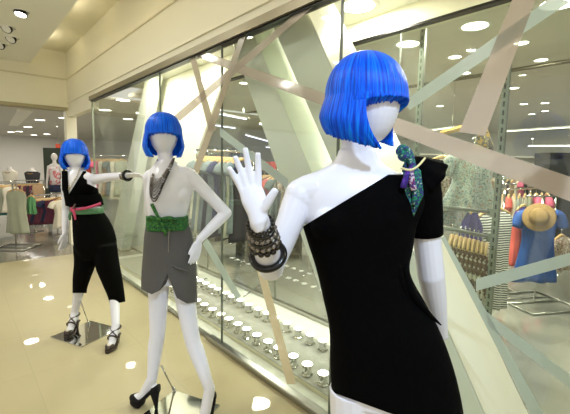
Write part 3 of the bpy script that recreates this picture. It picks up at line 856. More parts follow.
    for pts, rr in (([(159, 219), (155, 211), (152.5, 204)], [.008, .010, .015]), ([(160, 220), (164, 227), (166, 236)], [.008, .010, .006]),
                    ([(158, 219), (151, 217.5), (147, 220)], [.008, .014, .010]), ([(160, 219), (170, 218), (178, 220.5)], [.008, .012, .006])):
        obj('sash_tail', tube(NB(), [at(x, y, 2.275 + .004 * i) for i, (x, y) in enumerate(pts)], rr, 8, k=4), SASH, sash, smooth=True)
    # strands of beads
    DK = mat('dark_beads', (60, 54, 54), .25, metal=.5); LT = mat('silver_beads', (150, 142, 138), .2, metal=.7)
    for i, (dx, yb, m) in enumerate(((0, 201, DK), (-.9, 198.5, DK), (-1.8, 195, LT), (-2.6, 191.5, DK), (-3.3, 188, LT), (-4.0, 185, LT), (-4.7, 182, LT))):
        P_ = [at(174.5 + dx * .3, 158, 2.315), at(172 + dx * .7, 166, 2.285), at(165 + dx, 181 + dx * .6, 2.245), at(157.5 + dx * .2, yb - 3, 2.245), at(153 - dx * .2, yb, 2.247), at(150 - dx * .5, yb - 8, 2.25), at(150.5 - dx * .7, 180 + dx, 2.262), at(154 - dx * .3, 169, 2.30), at(157.5 - dx * .2, 160, 2.32)]
        beads('necklace', P_, .0050 if i < 2 else .0042, m, t, .0088 if i < 2 else .0078)
    wig(hc, rh, fh, t, 1.0, 5, .150, .135, 57, .008, swp=16)
    mirror_base(t, (-2.16, .99, .0), math.radians(25), onz(174, 391, .008), at(161.5, 366, 2.50), CHROME)
    return t
mid_mannequin()

# ------------------------------------------------------------------ far mannequin in black trousers
def far_mannequin():
    root = V((-3.8, .845, 0))
    t = thing('mannequin', 'far white mannequin in black vest and cropped black trousers, arm stretched sideways', 'mannequin', root, 'blue wigged window mannequins')
    ax = axes(80, 4); r, f = ax
    secs = [(70, 81, 167, 3.40, .045), (68, 84, 170, 3.405, .052), (62, 93, 175, 3.41, .070), (62, 96, 182, 3.415, .088), (64, 97, 190, 3.42, .094), (67, 99, 199, 3.43, .084), (71, 101, 208, 3.44, .078),
            (73, 104, 218, 3.45, .080), (75, 107, 228, 3.46, .085), (77, 108, 240, 3.47, .08)]
    P = [torso(secs, ax)]
    for x, y in ((70, 188), (87, 187)): P.append(ball(NB(), at(x, y, 3.372), .055))
    hc = at(74.5, 153, 3.39); rh, fh = axes(75, 4)
    P.append(limb([at(76, 174, 3.41), at(75.5, 170, 3.405), at(75.5, 166, 3.40), hc - UP * .06], [.064, .050, .045, .05]))
    P.append(head(hc, rh, fh, 1.0))
    sh, el, wr = at(93.5, 179.5, 3.40), at(110, 177, 3.26), at(128, 175.5, 3.06)
    P.append(ball(NB(), sh, .047)); P.append(limb([at(86, 178, 3.41), sh, sh.lerp(el, .5), el], [.052, .047, .041, .036]))
    P.append(ball(NB(), el, .0355)); P.append(limb([el, el.lerp(wr, .45), wr], [.036, .034, .025]))
    P += hand(wr, at(146, 174, 2.98) - wr, -HF + UP * .4, 1, (.1, .12, .15, .2), .4, .05)
    s2, e2, w2 = at(66, 180, 3.42), at(66, 210, 3.49), at(65, 233, 3.45)
    P.append(ball(NB(), s2, .042)); P.append(limb([at(71, 178, 3.41), s2, s2.lerp(e2, .5), e2], [.05, .040, .036, .034]))
    P.append(limb([e2, e2.lerp(w2, .5), w2], [.035, .032, .024])); P += hand(w2, at(64, 250, 3.44) - w2, -r * .6 + f * .6, 1, (.15, .15, .15, .2), .5, .16)
    TL, HL_ = onz(65.5, 338, .008), onz(78, 328, .008)
    TR, HR_ = onz(107, 354, 0), onz(119, 342, 0)
    aL, fL = foot(TL, HL_, .09, .02); aR, fR = foot(TR, HR_, .09, .02)
    P += fL + fR
    P.append(leg(at(84, 236, 3.49), at(80.5, 285, 3.545), aL, .052, .042, .045, .033, -f))
    P.append(leg(at(102, 236, 3.49), at(114.5, 291, 3.515), aR, .052, .042, .045, .033, -f))
    objm('body', fuse(P, .0058, 4), WHITE, t, smooth=True)
    sandal(TL, HL_, t); sandal(TR, HR_, t)
    # trousers
    ts = [(72, 101, 210, 3.44, .085), (72.5, 106.5, 217, 3.45, .095), (73, 111.5, 226, 3.46, .105), (73.5, 115, 236, 3.47, .105), (75, 116, 246, 3.475, .10), (82, 110, 258, 3.485, .07)]
    D = [torso(ts, ax, .006),
         limb([at(84, 244, 3.47), at(85, 262, 3.49), at(82, 276, 3.52), at(80, 288, 3.53), at(79.5, 300, 3.54)], [.092, .092, .078, .063, .058]),
         limb([at(105, 244, 3.47), at(107, 262, 3.485), at(111.5, 278, 3.50), at(116, 294, 3.50), at(118.5, 308, 3.51)], [.100, .105, .092, .074, .066])]
    me = cutmesh(fuse(D, .0065, 30), [[pl((60, 211), (110, 208), (80, 190), 3.4)], [pl((60, 293), (90, 293), (80, 320), 3.5), pl((96, 250), (96, 300), (70, 280), 3.5)], [pl((104, 306), (128, 301), (116, 330), 3.5), pl((96, 250), (96, 300), (120, 280), 3.5)]])
    garment('trousers', me, BLACKSATIN, t)
    # vest
    vs = secs[2:7] + [(69, 103, 211, 3.44, .09)]
    vs = [(62, 91, 171, 3.405, .062)] + vs
    D = [torso(vs, ax, .012)] + [ball(NB(), at(x, y, 3.370), .066) for x, y in ((70, 188), (87, 187))] 
    me = cutmesh(fuse(D, .007, 4), [[pl((67, 160), (68.5, 195), (80, 170), 3.35), pl((85, 168), (68.5, 195), (75, 165), 3.35)],
                                    [pl((85.5, 165), (87, 181), (100, 175), 3.4), pl((86, 183), (99, 189), (95, 175), 3.4)],
                                    [pl((60, 208), (105, 206), (80, 220), 3.4)], [pl((61.5, 160), (62, 200), (50, 180), 3.4)]])
    v = garment('vest', me, BLACKCLOTH, t)
    rings = []
    b = torso([(65, 99, 194, 3.42, .10), (66, 101, 199, 3.43, .105), (67, 102.5, 205, 3.44, .106)], ax, .012)
    obj('peplum', b, BLACKCLOTH, v, smooth=True)
    pink = mat('pink_sash', (196, 70, 110), .6); green = mat('green_sash', (74, 122, 84), .6, noise_scale=60, noise_amt=.3)
    s1 = obj('sash', torso([(71, 101.5, 208, 3.44, .09), (71.5, 102.5, 213, 3.445, .095)], ax, .016), green, t, smooth=True)
    obj('sash_stripe', tube(NB(), [at(72, 209.5, 3.34), at(80, 209, 3.32), at(90, 207, 3.32), at(101, 203.5, 3.36)], .012, 8, k=4), pink, s1, smooth=True)
    obj('sash_knot', ball(NB(), at(73, 209.5, 3.325), .025), pink, s1, smooth=True)
    obj('sash_tail', tube(NB(), [at(73, 209, 3.32), at(74.5, 214, 3.315), at(75.5, 220, 3.32)], [.012, .012, .008], 8, k=3), pink, s1, smooth=True)
    obj('sash_tail', tube(NB(), [at(73, 209, 3.32), at(70, 215, 3.33), at(70, 220, 3.34)], [.010, .012, .010], 8, k=3), green, s1, smooth=True)
    obj('sash_bow', tube(NB(), [at(73, 209, 3.31), at(75, 205, 3.31), at(77, 202.5, 3.32)], [.008, .010, .007], 8, k=3), mat('brown_sash', (92, 70, 66), .6), s1, smooth=True)
    beads('necklace', [at(71, 168, 3.36), at(69.5, 178, 3.325), at(69, 189, 3.30), at(72, 184, 3.30), at(77, 176, 3.335), at(80, 168, 3.37)], .007, mat('ivory_beads', (190, 180, 150), .3, metal=.3), t, .015)
    axf = (wr - el).normalized(); c = el.lerp(wr, .80)
    obj('cuff_bracelet', lathe(NB(), c - axf * .02, [(.030, 0), (.036, .004), (.037, .05), (.031, .054)], 24, axf), mat('silver_cuff', (170, 165, 155), .25, metal=.9), t, smooth=True)
    o = obj('bangle', torus(NB(), el.lerp(wr, .97), axf, .036, .012), mat('black_enamel', (14, 13, 14), .2), t, smooth=True); o['label'] = 'black bangle'
    wig(hc, rh, fh, t, 1.0, 9, .146, .13, 57, .008, swp=18)
    u = V((-3.5, .73, 0)) - V((-3.8, .845, 0))
    mirror_base(t, (-3.8, .845, 0), math.atan2(u.y, u.x) + PI / 4, onz(88.8, 324, .008), at(80.5, 301, 3.55), CHROME, .42)
    return t
far_mannequin()

# ------------------------------------------------------------------ lamps: seen ones, and unseen ones added for brightness
def spot_down(px, py, z, r, label, power, col=(1, .93, .80), glow=LAMPGLOW, group=None):
    p = onz(px, py, z); t = downlight(label, r, p, glow, group)
    if power: lamp('AREA', p - V((0, 0, .012)), power, r * 1.6, col)
    return t
# window box
WBOX = [(358, 6, .15, 'big round downlight in the window box ceiling above the near wig'), (253, 61, .12, 'glowing disc drawn for a lamp reflection where the taupe bands cross')]  # the second is a glowing disc in place of a lamp reflection
for x, y, r_, l in WBOX: spot_down(x, y, 2.858, r_, l, 26 if x > 300 else 0)
for x, y, pw in ((-.6, 2.5, 10), (.6, 2.3, 20), (-4.1, 1.95, 30), (-5.3, 1.95, 30), (-3.4, 2.62, 14)): lamp('AREA', (x, y, 2.85), pw, .2, (1, .95, .84))  # unseen lamps added to brighten the window box and its panels
# shop
for x, y, r_, l in ((408, 44, .14, 'round shop downlight just right of the near wig top'), (475, 26, .14, 'round shop downlight below the dark line, left of the steep pink band'),
                    (560, 3, .17, 'large round shop downlight in the top right corner')):
    spot_down(x, y, SZ - .001, r_, l, 40)
SM = [(455, 57, 'small downlight above the mint band, second left of the steep pink band'), (465, 73, 'small downlight touching the mint band underside'), (541, 60, 'oval downlight under the starry bright lamp at right'),
      (440, 106, 'faint downlight below the left end of the mint band'), (514, 88, 'small downlight right of the slotted post, highest of its cluster'), (545, 103, 'small downlight in the right cluster, nearest the frame edge'),
      (524, 104, 'small downlight in the middle of the right cluster'), (545, 111, 'small downlight in the right cluster, lowest by the frame edge'), (532, 114, 'small downlight at the bottom of the right cluster'),
      (521, 43, 'bright starry downlight right of the steep pink band'), (244, 83, 'oval downlight just under the crossing of the bands'), (268, 89, 'small downlight under the pink band, left of the dark panel side'),
      (288, 93, 'small downlight under the pink band beside the dark panel side'), (291, 108, 'lower small downlight beside the dark panel side'), (241, 115, 'small downlight above the thin violet reflection strips')]
for i, (x, y, l) in enumerate(SM): spot_down(x, y, SZ - .001, .085, l, 22 if i in (0, 2, 9, 5) else 0, glow=LAMPGLOW)
for x, y, l in ((123, 100, 'oval downlight seen through the end pane, nearest the header'), (105, 110, 'oval downlight seen through the end pane, left of the brightest one'), (128, 119, 'small oval downlight seen through the end pane, lower one'),
                (40, 120, 'oblong downlight in the side shop ceiling right of the cream bay'), (28, 127, 'oblong downlight in the side shop ceiling under the cream bay'), (11, 132, 'starry bright downlight at far left of the side shop ceiling'),
                (19, 131.5, 'small downlight right of the starry one in the side shop'), (47, 134, 'small oblong downlight in the side shop above the dark board'), (34, 135, 'small downlight low in the side shop ceiling'), (64, 118, 'small downlight beside the far blue wig')):
    z = SZ - .101
    spot_down(x, y, z, .16, l, 40 if y in (100, 120, 132, 134) else 0)
lamp('AREA', (-11, 1.2, 2.88), 36, .3, (1, .95, .85)); lamp('AREA', (-12, 5, 2.88), 85, .5, (1, .95, .85)); lamp('AREA', (-16, 2, 2.88), 110, .5, (1, .95, .85))  # unseen lamps added to light the side shop
lamp('AREA', (-4, 7, 2.98), 135, .4, (1, .94, .84)); lamp('AREA', (1.2, 5, 2.98), 40, .4, (1, .94, .84)); lamp('AREA', (-5.5, 4.2, 2.98), 120, .4, (1, .94, .84)); lamp('AREA', (-1.5, 11, 2.98), 120, .5, (1, .94, .84)); lamp('AREA', (-7, 11, 2.98), 120, .5, (1, .94, .84))  # unseen lamps added to brighten the shop interior
# track of adjustable corridor spots
def gimbal(px, py, z, label, tilt, power):
    p = onz(px, py, z); t = thing('gimbal_spotlight', label, 'ceiling light', p)
    ax_ = V((math.sin(tilt) * .6, -math.sin(tilt) * .6, -math.cos(tilt))).normalized()
    obj('ring', torus(NB(), p - UP * .004, UP, .085, .008, 32, 8), FIXTURE, t, smooth=True)
    obj('lamp_body', lathe(NB(), p, [(.03, -.02), (.065, .01), (.068, .045), (.060, .05), (.058, .046)], 28, ax_), DARKMETAL, t, smooth=True)
    obj('lens', lathe(NB(), p, [(.001, .045), (.057, .045), (.057, .047), (.001, .047)], 28, ax_), LAMPGLOW if power else FIXTURE, t)
for x, y, l, a, pw in ((21, 11, 'lit corridor ceiling spotlight, brightest at top left', .3, 1), (8, 27, 'tilted corridor ceiling spotlight below the brightest one', .9, 0), (12, 37.5, 'lowest tilted corridor ceiling spotlight right of its neighbour', .8, 0), (1, 44, 'tilted corridor ceiling spotlight cut by the left frame edge', .9, 0)):
    gimbal(x, y, 3.329, l, a, pw)
# corridor lamps over the mannequins and towards the viewer
for x, y, pw in ((-5.6, .2, 8), (-4.4, .3, 7), (-3.2, .0, 15), (-1.9, -.2, 11), (-6.2, -2, 8), (-4.4, -1.5, 8), (-2.6, -2.4, 14), (1.2, -2, 16)):
    lamp('AREA', (x, y, 3.32), pw, .12, (1, .975, .90))
lamp('SPOT', (.9, .1, 3.3), 250, .08, (.62, .78, 1), (V((-.72, .9, 1.4)) - V((.9, .1, 3.3))).to_track_quat('-Z', 'Y').to_euler(), 'cool_spot', math.radians(38))  # unseen spot added for the cool light on the near mannequin
for x in (-7.2, -5.6, -4.0, -2.4, -.8, .8):
    lamp('AREA', (x, .90, 3.44), 15, .3, (1, .90, .68), (0, math.radians(180), 0), 'cove_lamp')
# light strips in the shop; the violet glowing ones stand for reflections
STRIP = emis('violet_white_strip', (206, 206, 255), 5); CORN = emis('cornice_strip', (255, 248, 225), 3.0)
for a, b_, z, l, m, w in (((220, 114), (246, 119), 2.6, 'thin violet reflection strip left, under the oval downlight', STRIP, .03), ((260, 124), (298, 131.5), 2.45, 'thin violet reflection strip before the dark panel side', STRIP, .03),
                          ((266, 147), (298, 151), 2.15, 'lowest thin violet reflection strip right of the raised fingers', STRIP, .03), ((201, 123), (235, 128), 2.45, 'thin violet reflection strip above and left of the raised fingers', STRIP, .03), ((246, 135), (268, 141), 2.3, 'short violet reflection strip just above the raised fingertips', STRIP, .03), ((198, 106), (222, 110), 2.6, 'thin violet reflection strip on the bright leaning panel edge', STRIP, .03),
                          ((500, 131.5), (572, 127), 2.65, 'long pale cornice light strip right of the slotted post', CORN, .16), ((528, 146), (572, 146), 2.25, 'thin lower light strip by the right frame edge', STRIP, .04),
                          ((425, 131), (455, 127), 2.6, 'short pale light strip behind the steep pink band', CORN, .1)):
    p, q = onz(*a, z), onz(*b_, z); c = (p + q) / 2; t = thing('light_strip', l, 'light strip', c)
    d = (q - p).normalized(); s = d.cross(UP) * w / 2
    obj('housing', prism(NB(), [p - s * 1.4, q - s * 1.4, q + s * 1.4, p + s * 1.4], (0, 0, .03)), FIXTURE, t)
    for e in (p.lerp(q, .1), p.lerp(q, .9)): obj('hanging_wire', tube(NB(), [e + UP * .03, V((e.x, e.y, SZ - (.1 if e.x < -8.5 else 0)))], .003, 6), CHROME, t)
    obj('diffuser', prism(NB(), [p - s, q - s, q + s, p + s], (0, 0, -.012)), m, t)

# ------------------------------------------------------------------ clothes and racks in the shop
FLORAL = pattern('floral_print', [(196, 205, 200), (160, 120, 110), (190, 202, 194), (205, 210, 206), (120, 140, 145), (200, 208, 204), (92, 98, 112)], 'noise', 34)
FLORALB = pattern('brown_floral_print', [(176, 160, 138), (120, 92, 74), (190, 180, 165), (150, 110, 96), (96, 90, 100)], 'noise', 24)
STRIPE = pattern('black_white_stripe', [(232, 232, 226), (36, 38, 40)], 'wave', 13)
DOTS = pattern('brown_dot_print', [(88, 62, 52), (196, 182, 168), (112, 78, 64), (210, 200, 190)], 'voronoi', 55)
DENIMB = mat('cobalt_cotton', (16, 72, 150), .7, noise_scale=8, noise_amt=.25, bump=.3, bump_scale=20)
CORAL = mat('coral_cotton', (214, 92, 84), .8, noise_scale=8, noise_amt=.15)
PURPLE = mat('purple_cotton', (64, 48, 130), .8); PINK = mat('pink_cotton', (226, 108, 140), .8); IVORY = mat('ivory_cotton', (226, 220, 200), .8, noise_scale=10, noise_amt=.08)
MAROON = mat('maroon_pleats', (104, 44, 66), .75, noise_scale=6, noise_amt=.3, stretch=(14, 14, 1)); SAGE = mat('sage_cotton', (168, 172, 150), .8, noise_scale=8, noise_amt=.1)
DENIM = mat('grey_denim', (112, 124, 122), .85, noise_scale=30, noise_amt=.3); CHAR = mat('charcoal_cotton', (50, 48, 50), .85); NAVY = mat('navy_cotton', (40, 46, 74), .85)
GREEN = mat('green_silk', (90, 150, 100), .5); TAN = mat('tan_cotton', (176, 146, 112), .8); TEAL = mat('teal_cotton', (70, 130, 130), .8)

def garment_bm(w, l, flare=.1, sleeves=.12, d=.055, folds=7, seed=0, neck=.05):
    bm = NB(); rings = []; n = 36; rnd = random.Random(seed); ph = rnd.random() * 6
    prof = [(-.015, neck), (-.03, w * .26), (-.055, w * .42), (-.10, w * .46), (-.2, w * .45), (-.35 * l - .1, w * .42)]
    prof = [p for p in prof if -p[0] < l * .7]
    prof += [(-.8 * l, w * (.44 + flare * .7)), (-l, w * (.46 + flare))]
    zs = crom([p[0] for p in prof], 3); ws = crom([p[1] for p in prof], 3)
    for z, hw in zip(zs, ws):
        q = min(1, -z / l); dd = (.02 + d * min(1, -z / .15))
        rings.append([V((hw * math.cos(t) * (1 + .03 * q * math.sin(folds * 2 * t + ph)), dd * math.sin(t) * (1 + .40 * q * math.sin(folds * t + ph + z * 2)), z + .008 * q * math.sin(3 * t + ph))) for t in (2 * PI * j / n for j in range(n))])
    loft(bm, rings)
    if sleeves:
        for s in (-1, 1):
            tube(bm, [(s * w * .36, 0, -.07), (s * w * .52, 0, -.11), (s * (w * .54 + sleeves * .35), 0, -.11 - sleeves)], [.05, .058, .062], 14, k=4)
    return bm
def hanger_bm(w):
    bm = NB(); tube(bm, [(-w * .46, 0, -.045), (-w * .25, 0, -.012), (0, 0, .012), (w * .25, 0, -.012), (w * .46, 0, -.045)], [.010, .014, .017, .014, .010], 10, k=4)
    return bm
def hook_bm():
    bm = NB(); tube(bm, [(0, 0, .02), (0, 0, .055), (.02, 0, .085), (0, 0, .105), (-.02, 0, .088)], .004, 6, k=4); return bm
def hung(name, label, cat, p, yaw, w, l, m, group=None, **k):
    t = thing(name, label, cat, p, group); t.rotation_euler = (0, 0, yaw)
    obj('fabric', garment_bm(w, l, **k), m, t, smooth=True, local=True)
    h = obj('hanger', hanger_bm(w * .92), WOOD, t, smooth=True, local=True)
    obj('hook', hook_bm(), CHROME, h, smooth=True, local=True)
    return t
VY = math.atan2(HR.y, HR.x)                 # yaw that faces the viewer

def stand(label, base, h, arm_dir, bx=.34, by=.30, arm=.2):
    """T rack: rectangular floor frame, post, short arm"""
    t = thing('clothes_stand', label, 'clothes rack', base); base = V(base)
    u = V(arm_dir).normalized(); v = V((-u.y, u.x, 0)); bm = NB(); C4 = [base + u * a * bx + v * b * by + UP * .014 for a, b in ((-1, -1), (1, -1), (1, 1), (-1, 1))]
    for i in range(4): tube(bm, [C4[i], C4[(i + 1) % 4]], .013, 8)
    tube(bm, [base - u * bx + UP * .014, base + u * bx + UP * .014], .012, 8)
    tube(bm, [base - u * bx + v * by * .4 + UP * .014, base + u * bx + v * by * .4 + UP * .014], .010, 8)
    obj('base_frame', bm, STEEL, t, smooth=True)
    obj('post', tube(NB(), [base + UP * .014, base + UP * h], .014, 10), CHROME, t, smooth=True)
    obj('arm', tube(NB(), [base + UP * h - u * arm, base + UP * h + u * arm], .011, 8), CHROME, t, smooth=True)
    return t
def dropz(px, py, d, z=0):
    p = at(px, py, d); p.z = z; return p

# blue dress with the straw hat
b0 = dropz(535, 300, 4.45); b0 = onz(534, 303, 0)
hp = at(541, 207, 4.30)
stand('chrome stand on rectangular floor frame under the cobalt dress', b0, hp.z + .11, HR + HF * .2, .36, .34, .25)
hung('hanging_dress', 'cobalt blue short sleeved dress hanging on the stand behind the straw hat', 'dress', hp, VY + .1, .46, .86, DENIMB, sleeves=.12, flare=.14, seed=3)
hatc = at(539, 217, 4.12); ha = (EYE - hatc).normalized(); ha = (ha + UP * .25).normalized()
STRAW = mat('straw', (150, 120, 74), .8, noise_scale=60, noise_amt=.3, bump=.5, bump_scale=120)
t = thing('straw_hat', 'round straw hat hung in front of the cobalt dress', 'hat', hatc)
obj('brim', lathe(NB(), hatc, [(.085, .0), (.15, -.015), (.158, -.012), (.15, -.006), (.09, .012)], 40, ha), STRAW, t, smooth=True)
obj('crown', lathe(NB(), hatc, [(.095, -.002), (.092, .03), (.085, .075), (.06, .092), (.001, .095)], 40, ha), STRAW, t, smooth=True)
obj('hat_band', lathe(NB(), hatc, [(.0965, .006), (.0955, .026), (.093, .026), (.094, .006)], 40, ha), mat('hat_ribbon', (120, 88, 52), .6), t, smooth=True)
hung('hanging_shirt', 'coral sleeveless top hanging left of the cobalt dress', 'top', at(519, 213, 4.7), VY + .9, .42, .62, CORAL, sleeves=0, seed=4)
hung('hanging_shirt', 'purple top hanging deepest between coral top and cobalt dress', 'top', at(523, 206, 4.95), VY + .6, .38, .5, PURPLE, sleeves=0, seed=5)
hung('hanging_shirt', 'brown patterned top hanging right of the cobalt dress by the frame edge', 'top', at(561, 236, 4.7), VY + .5, .36, .42, FLORALB, sleeves=.08, seed=6)
# striped dresses and their stand
hung('hanging_dress', 'black and white striped sleeveless dress hanging right of the slotted post', 'dress', at(499, 210, 3.85), VY + .25, .36, 1.02, STRIPE, sleeves=0, flare=.02, seed=7)
hung('hanging_dress', 'black and white striped dress hanging left of the slotted post', 'dress', at(485, 213, 3.6), VY + .6, .34, .92, STRIPE, sleeves=0, flare=.04, seed=8)
s0 = onz(497, 290, 0); stand('chrome stand whose floor frame shows under the striped dresses', s0, 1.42, HR, .17, .17, .14)
# wall rail system with slotted posts
def slotted_post(label, x, y):
    t = thing('slotted_post', label, 'shelving post', (x, y, 0))
    obj('channel', box(NB(), (x - .022, y - .016, 0), (x + .022, y + .016, SZ)), mat('grey_green_steel', (128, 130, 124), .35, metal=.5), t, bevel=.003)
    bm = NB(); z = .12
    while z < SZ - .1: box(bm, (x - .006, y - .0175, z), (x + .006, y - .0155, z + .035)); z += .06
    obj('slots', bm, DARKMETAL, t)
slotted_post('slotted steel post right of the steep pink band, full height', -1.06, 2.93)
pq = ony(421, 80, 2.95); slotted_post('slotted steel post just right of the near wig', pq.x, 2.95)
RAIL = mat('grey_green_steel', (128, 130, 124), .35, metal=.5)
def rail(label, a, b_, r=.014):
    c = (a + b_) / 2; t = thing('hang_rail', label, 'rail', c); obj('bar', tube(NB(), [a, b_], r, 10), RAIL, t, smooth=True)
    for e in (a, b_): obj('bracket', box(NB(), e - V((.02, .02, .03)), e + V((.02, .02, .03))), RAIL, t, bevel=.003)
rail('upper grey steel rail joining the slotted post below the floral top', at(437, 206, 3.0), at(491, 212, 2.97)); rail('lower grey steel rail carrying the wooden hangers', at(437, 226, 2.95), at(490, 237, 2.9))
hung('hanging_shirt', 'large pale green floral flared top hanging above the steel rails', 'top', at(474, 150, 3.25), VY + .1, .40, .52, FLORAL, sleeves=.10, flare=.22, d=.09, seed=9)
hung('hanging_shirt', 'brown floral top hanging behind the black shoulder frill', 'top', at(443, 158, 3.6), VY - .2, .34, .5, FLORALB, sleeves=.06, seed=10)
hung('hanging_shirt', 'pale floral top partly behind the larger floral one, left of it', 'top', at(456, 176, 3.7), VY + .3, .36, .5, FLORAL, sleeves=.06, seed=11)
hung('hanging_scarf', 'ochre and grey scarf hanging at the foot of the steep pink band', 'scarf', at(484, 130, 3.4), VY + .4, .16, .22, pattern('ochre_scarf', [(170, 140, 70), (90, 84, 76), (190, 170, 110)], 'noise', 20), sleeves=0, seed=12)
hung('hanging_shirt', 'blue violet top hanging between the two steel rails', 'top', at(473, 207, 3.25), VY + 1.0, .3, .34, PURPLE, sleeves=0, seed=13)
for i in range(9):
    hung('hanging_skirt', 'brown dotted skirt on a pale wooden hanger in the row under the lower rail', 'skirt', at(452 + i * 4.3, 237 + i * 1.1, 3.05 - .01 * i), VY + 1.05, .34, .5, DOTS, 'dotted skirts under the lower rail', sleeves=0, seed=20, d=.03)
PALETTE = [IVORY, CORAL, CHAR, FLORALB, SAGE, PINK, TAN, NAVY, FLORAL, TEAL, MAROON, DENIM]
PNAME = ['ivory', 'coral', 'charcoal', 'brown floral', 'sage', 'pink', 'tan', 'navy', 'pale floral', 'teal', 'maroon', 'grey denim']
def row(where, group, a, b_, n, l, pick, w=.40, yaw=1.1, rail_=True, legs=True):
    a, b_ = V(a), V(b_); d = (b_ - a).normalized(); dy = math.atan2(d.y, d.x)
    proto = {}; cnt = {}
    for i in range(n):
        k = pick[i % len(pick)]; p = a.lerp(b_, (i + .5) / n)
        order = ['nearest the left end', 'second', 'third', 'fourth', 'fifth', 'sixth', 'seventh', 'eighth', 'ninth', 'tenth', 'eleventh', 'twelfth', 'thirteenth', 'fourteenth', 'fifteenth', 'sixteenth', 'seventeenth', 'eighteenth', 'nineteenth', 'twentieth'][i]
        lab = '%s garment %s from left %s' % (PNAME[k], order, where) if i else '%s garment at the left end %s' % (PNAME[k], where)
        yw = dy + yaw + random.uniform(-.15, .15)
        if k in proto: dup(proto[k], p, yw, lab)
        else: proto[k] = hung('hanging_garment', lab, 'clothing', p, yw, w, l * random.uniform(.9, 1.1), PALETTE[k], group, sleeves=.07 if k % 2 else 0, seed=30 + k, d=.035)
    t = thing('clothes_rail', 'steel clothes rail carrying the row ' + where, 'clothes rack', V(((a.x + b_.x) / 2, (a.y + b_.y) / 2, 0)))
    u = UP * .10
    obj('bar', tube(NB(), [a - d * .1 + u, b_ + d * .1 + u], .014, 8), CHROME, t, smooth=True)
    for e in (a - d * .1, b_ + d * .1):
        g = V((e.x, e.y, .012)); pt = obj('upright', tube(NB(), [g, V((e.x, e.y, e.z + .10))], .013, 8), CHROME, t, smooth=True)
        s = V((-d.y, d.x, 0)) * .24; obj('foot', tube(NB(), [g - s, g + s], .012, 8), CHROME, pt, smooth=True)
row('behind the cobalt dress', 'garments behind the cobalt dress', at(500, 196, 5.9), at(550, 194, 5.9), 9, .6, [0, 1, 0, 8, 0, 4, 5, 0, 5])
row('far behind the floral tops', 'garments far behind the floral tops', at(424, 180, 7.4), at(498, 178, 7.6), 15, .7, [3, 8, 2, 6, 0, 3, 5, 4, 2, 8])
row('near the right frame edge far back', 'garments far back at the right edge', at(506, 180, 9), at(575, 178, 8.6), 14, .8, [2, 6, 0, 5, 2, 3, 0, 7, 1])
row('behind the raised white hand', 'garments behind the raised hand', at(203, 158, 4.9), at(246, 160, 4.7), 12, .95, [11, 4, 11, 2, 11, 11, 7, 2])
row('right of the raised white hand', 'garments right of the raised hand', at(252, 176, 6.0), at(305, 178, 5.6), 10, .6, [2, 3, 6, 2, 1, 11])
row('behind the bright end pane', 'garments seen through the end pane', at(84, 160, 9.5), at(124, 160, 9.2), 10, .9, [0, 4, 1, 8, 5, 0, 6, 11])
row('behind the middle mannequin', 'garments behind the middle mannequin', at(196, 180, 8.0), at(230, 180, 7.8), 8, .8, [0, 4, 6, 11, 0])
rb = at(270, 167, 6.4)
t = thing('red_box', 'red box on the dark shelf right of the raised fingers', 'box', rb)
obj('carton', box(NB(), rb - V((.16, .12, .07)), rb + V((.16, .12, .05))), mat('red_card', (190, 50, 36), .5), t, bevel=.004); obj('lid', box(NB(), rb + V((-.165, -.125, .05)), rb + V((.165, .125, .085))), mat('red_card_lid', (200, 58, 42), .5), t, bevel=.004)
def shelving(label, c, w, h, nsh, m, depth=.4, yaw=VY):
    t = thing('shelf_unit', label, 'shelves', c); t.rotation_euler = (0, 0, yaw)
    for s in (-1, 1): obj('side_panel', box(NB(), (s * w / 2 - .015, -depth / 2, 0), (s * w / 2 + .015, depth / 2, h)), m, t, local=True)
    obj('back_panel', box(NB(), (-w / 2, depth / 2 - .02, 0), (w / 2, depth / 2, h)), m, t, local=True)
    for i in range(nsh): obj('shelf', box(NB(), (-w / 2, -depth / 2, .1 + i * (h - .13) / (nsh - 1)), (w / 2, depth / 2 - .02, .13 + i * (h - .13) / (nsh - 1))), m, t, local=True)
    return t
SHELFW = mat('white_melamine', (222, 220, 208), .4); SHELFD = mat('dark_laminate', (62, 58, 54), .4)
c = dropz(270, 200, 6.6); shelving('dark shelf unit carrying the red box', c, 1.1, rb.z - .07, 4, SHELFD)
folds = 0
def folded(label, p, m, group, w=.26, d=.3, h=.045, yaw=VY):
    t = obj('folded_garment', loft(NB(), [[V((a * .5 * w * s_, b * .5 * d * s_, z)) for a, b in ((-1, -.9), (-.9, -1), (.9, -1), (1, -.9), (1, .9), (.9, 1), (-.9, 1), (-1, .9))] for z, s_ in ((0, .97), (.3 * h, 1), (.7 * h, 1), (h, .96))]), m)
    t.location = p; t.rotation_euler = (0, 0, yaw); return tag(t, label, 'folded clothing', group)
for (px, d, w, h, where) in ((445, 10.5, 2.2, 2.0, 'behind the steep pink band'), (540, 11.2, 2.6, 2.0, 'far back at the right')):
    c = dropz(px, 200, d); shelving('white wall shelf unit ' + where, c, w, h, 6, SHELFW)
    for r_ in range(2, 5):
        for q in range(6):
            k = (r_ * 5 + q * 3) % 12; z = .13 + r_ * (h - .13) / 5
            for s_ in range(2):
                folded('%s folded garment, %s of pile %s on shelf %s %s' % (PNAME[(k + s_) % 12], ('lower', 'upper')[s_], ('one', 'two', 'three', 'four', 'five', 'six')[q], ('', '', 'three', 'four', 'five')[r_], where),
                       c + HR * ((q - 2.5) * w / 6.3) + UP * (z + s_ * .05), PALETTE[(k + s_) % 12], 'folded clothes ' + where)
c = dropz(562, 200, 8.2); shelving('tall dark cabinet at the right frame edge beyond the racks', c, 1.0, 1.98, 2, SHELFD, .5)
t = thing('wooden_beam', 'short wooden beam above the floral tops, left of the steep pink band', 'beam', at(452, 131, 5.2))
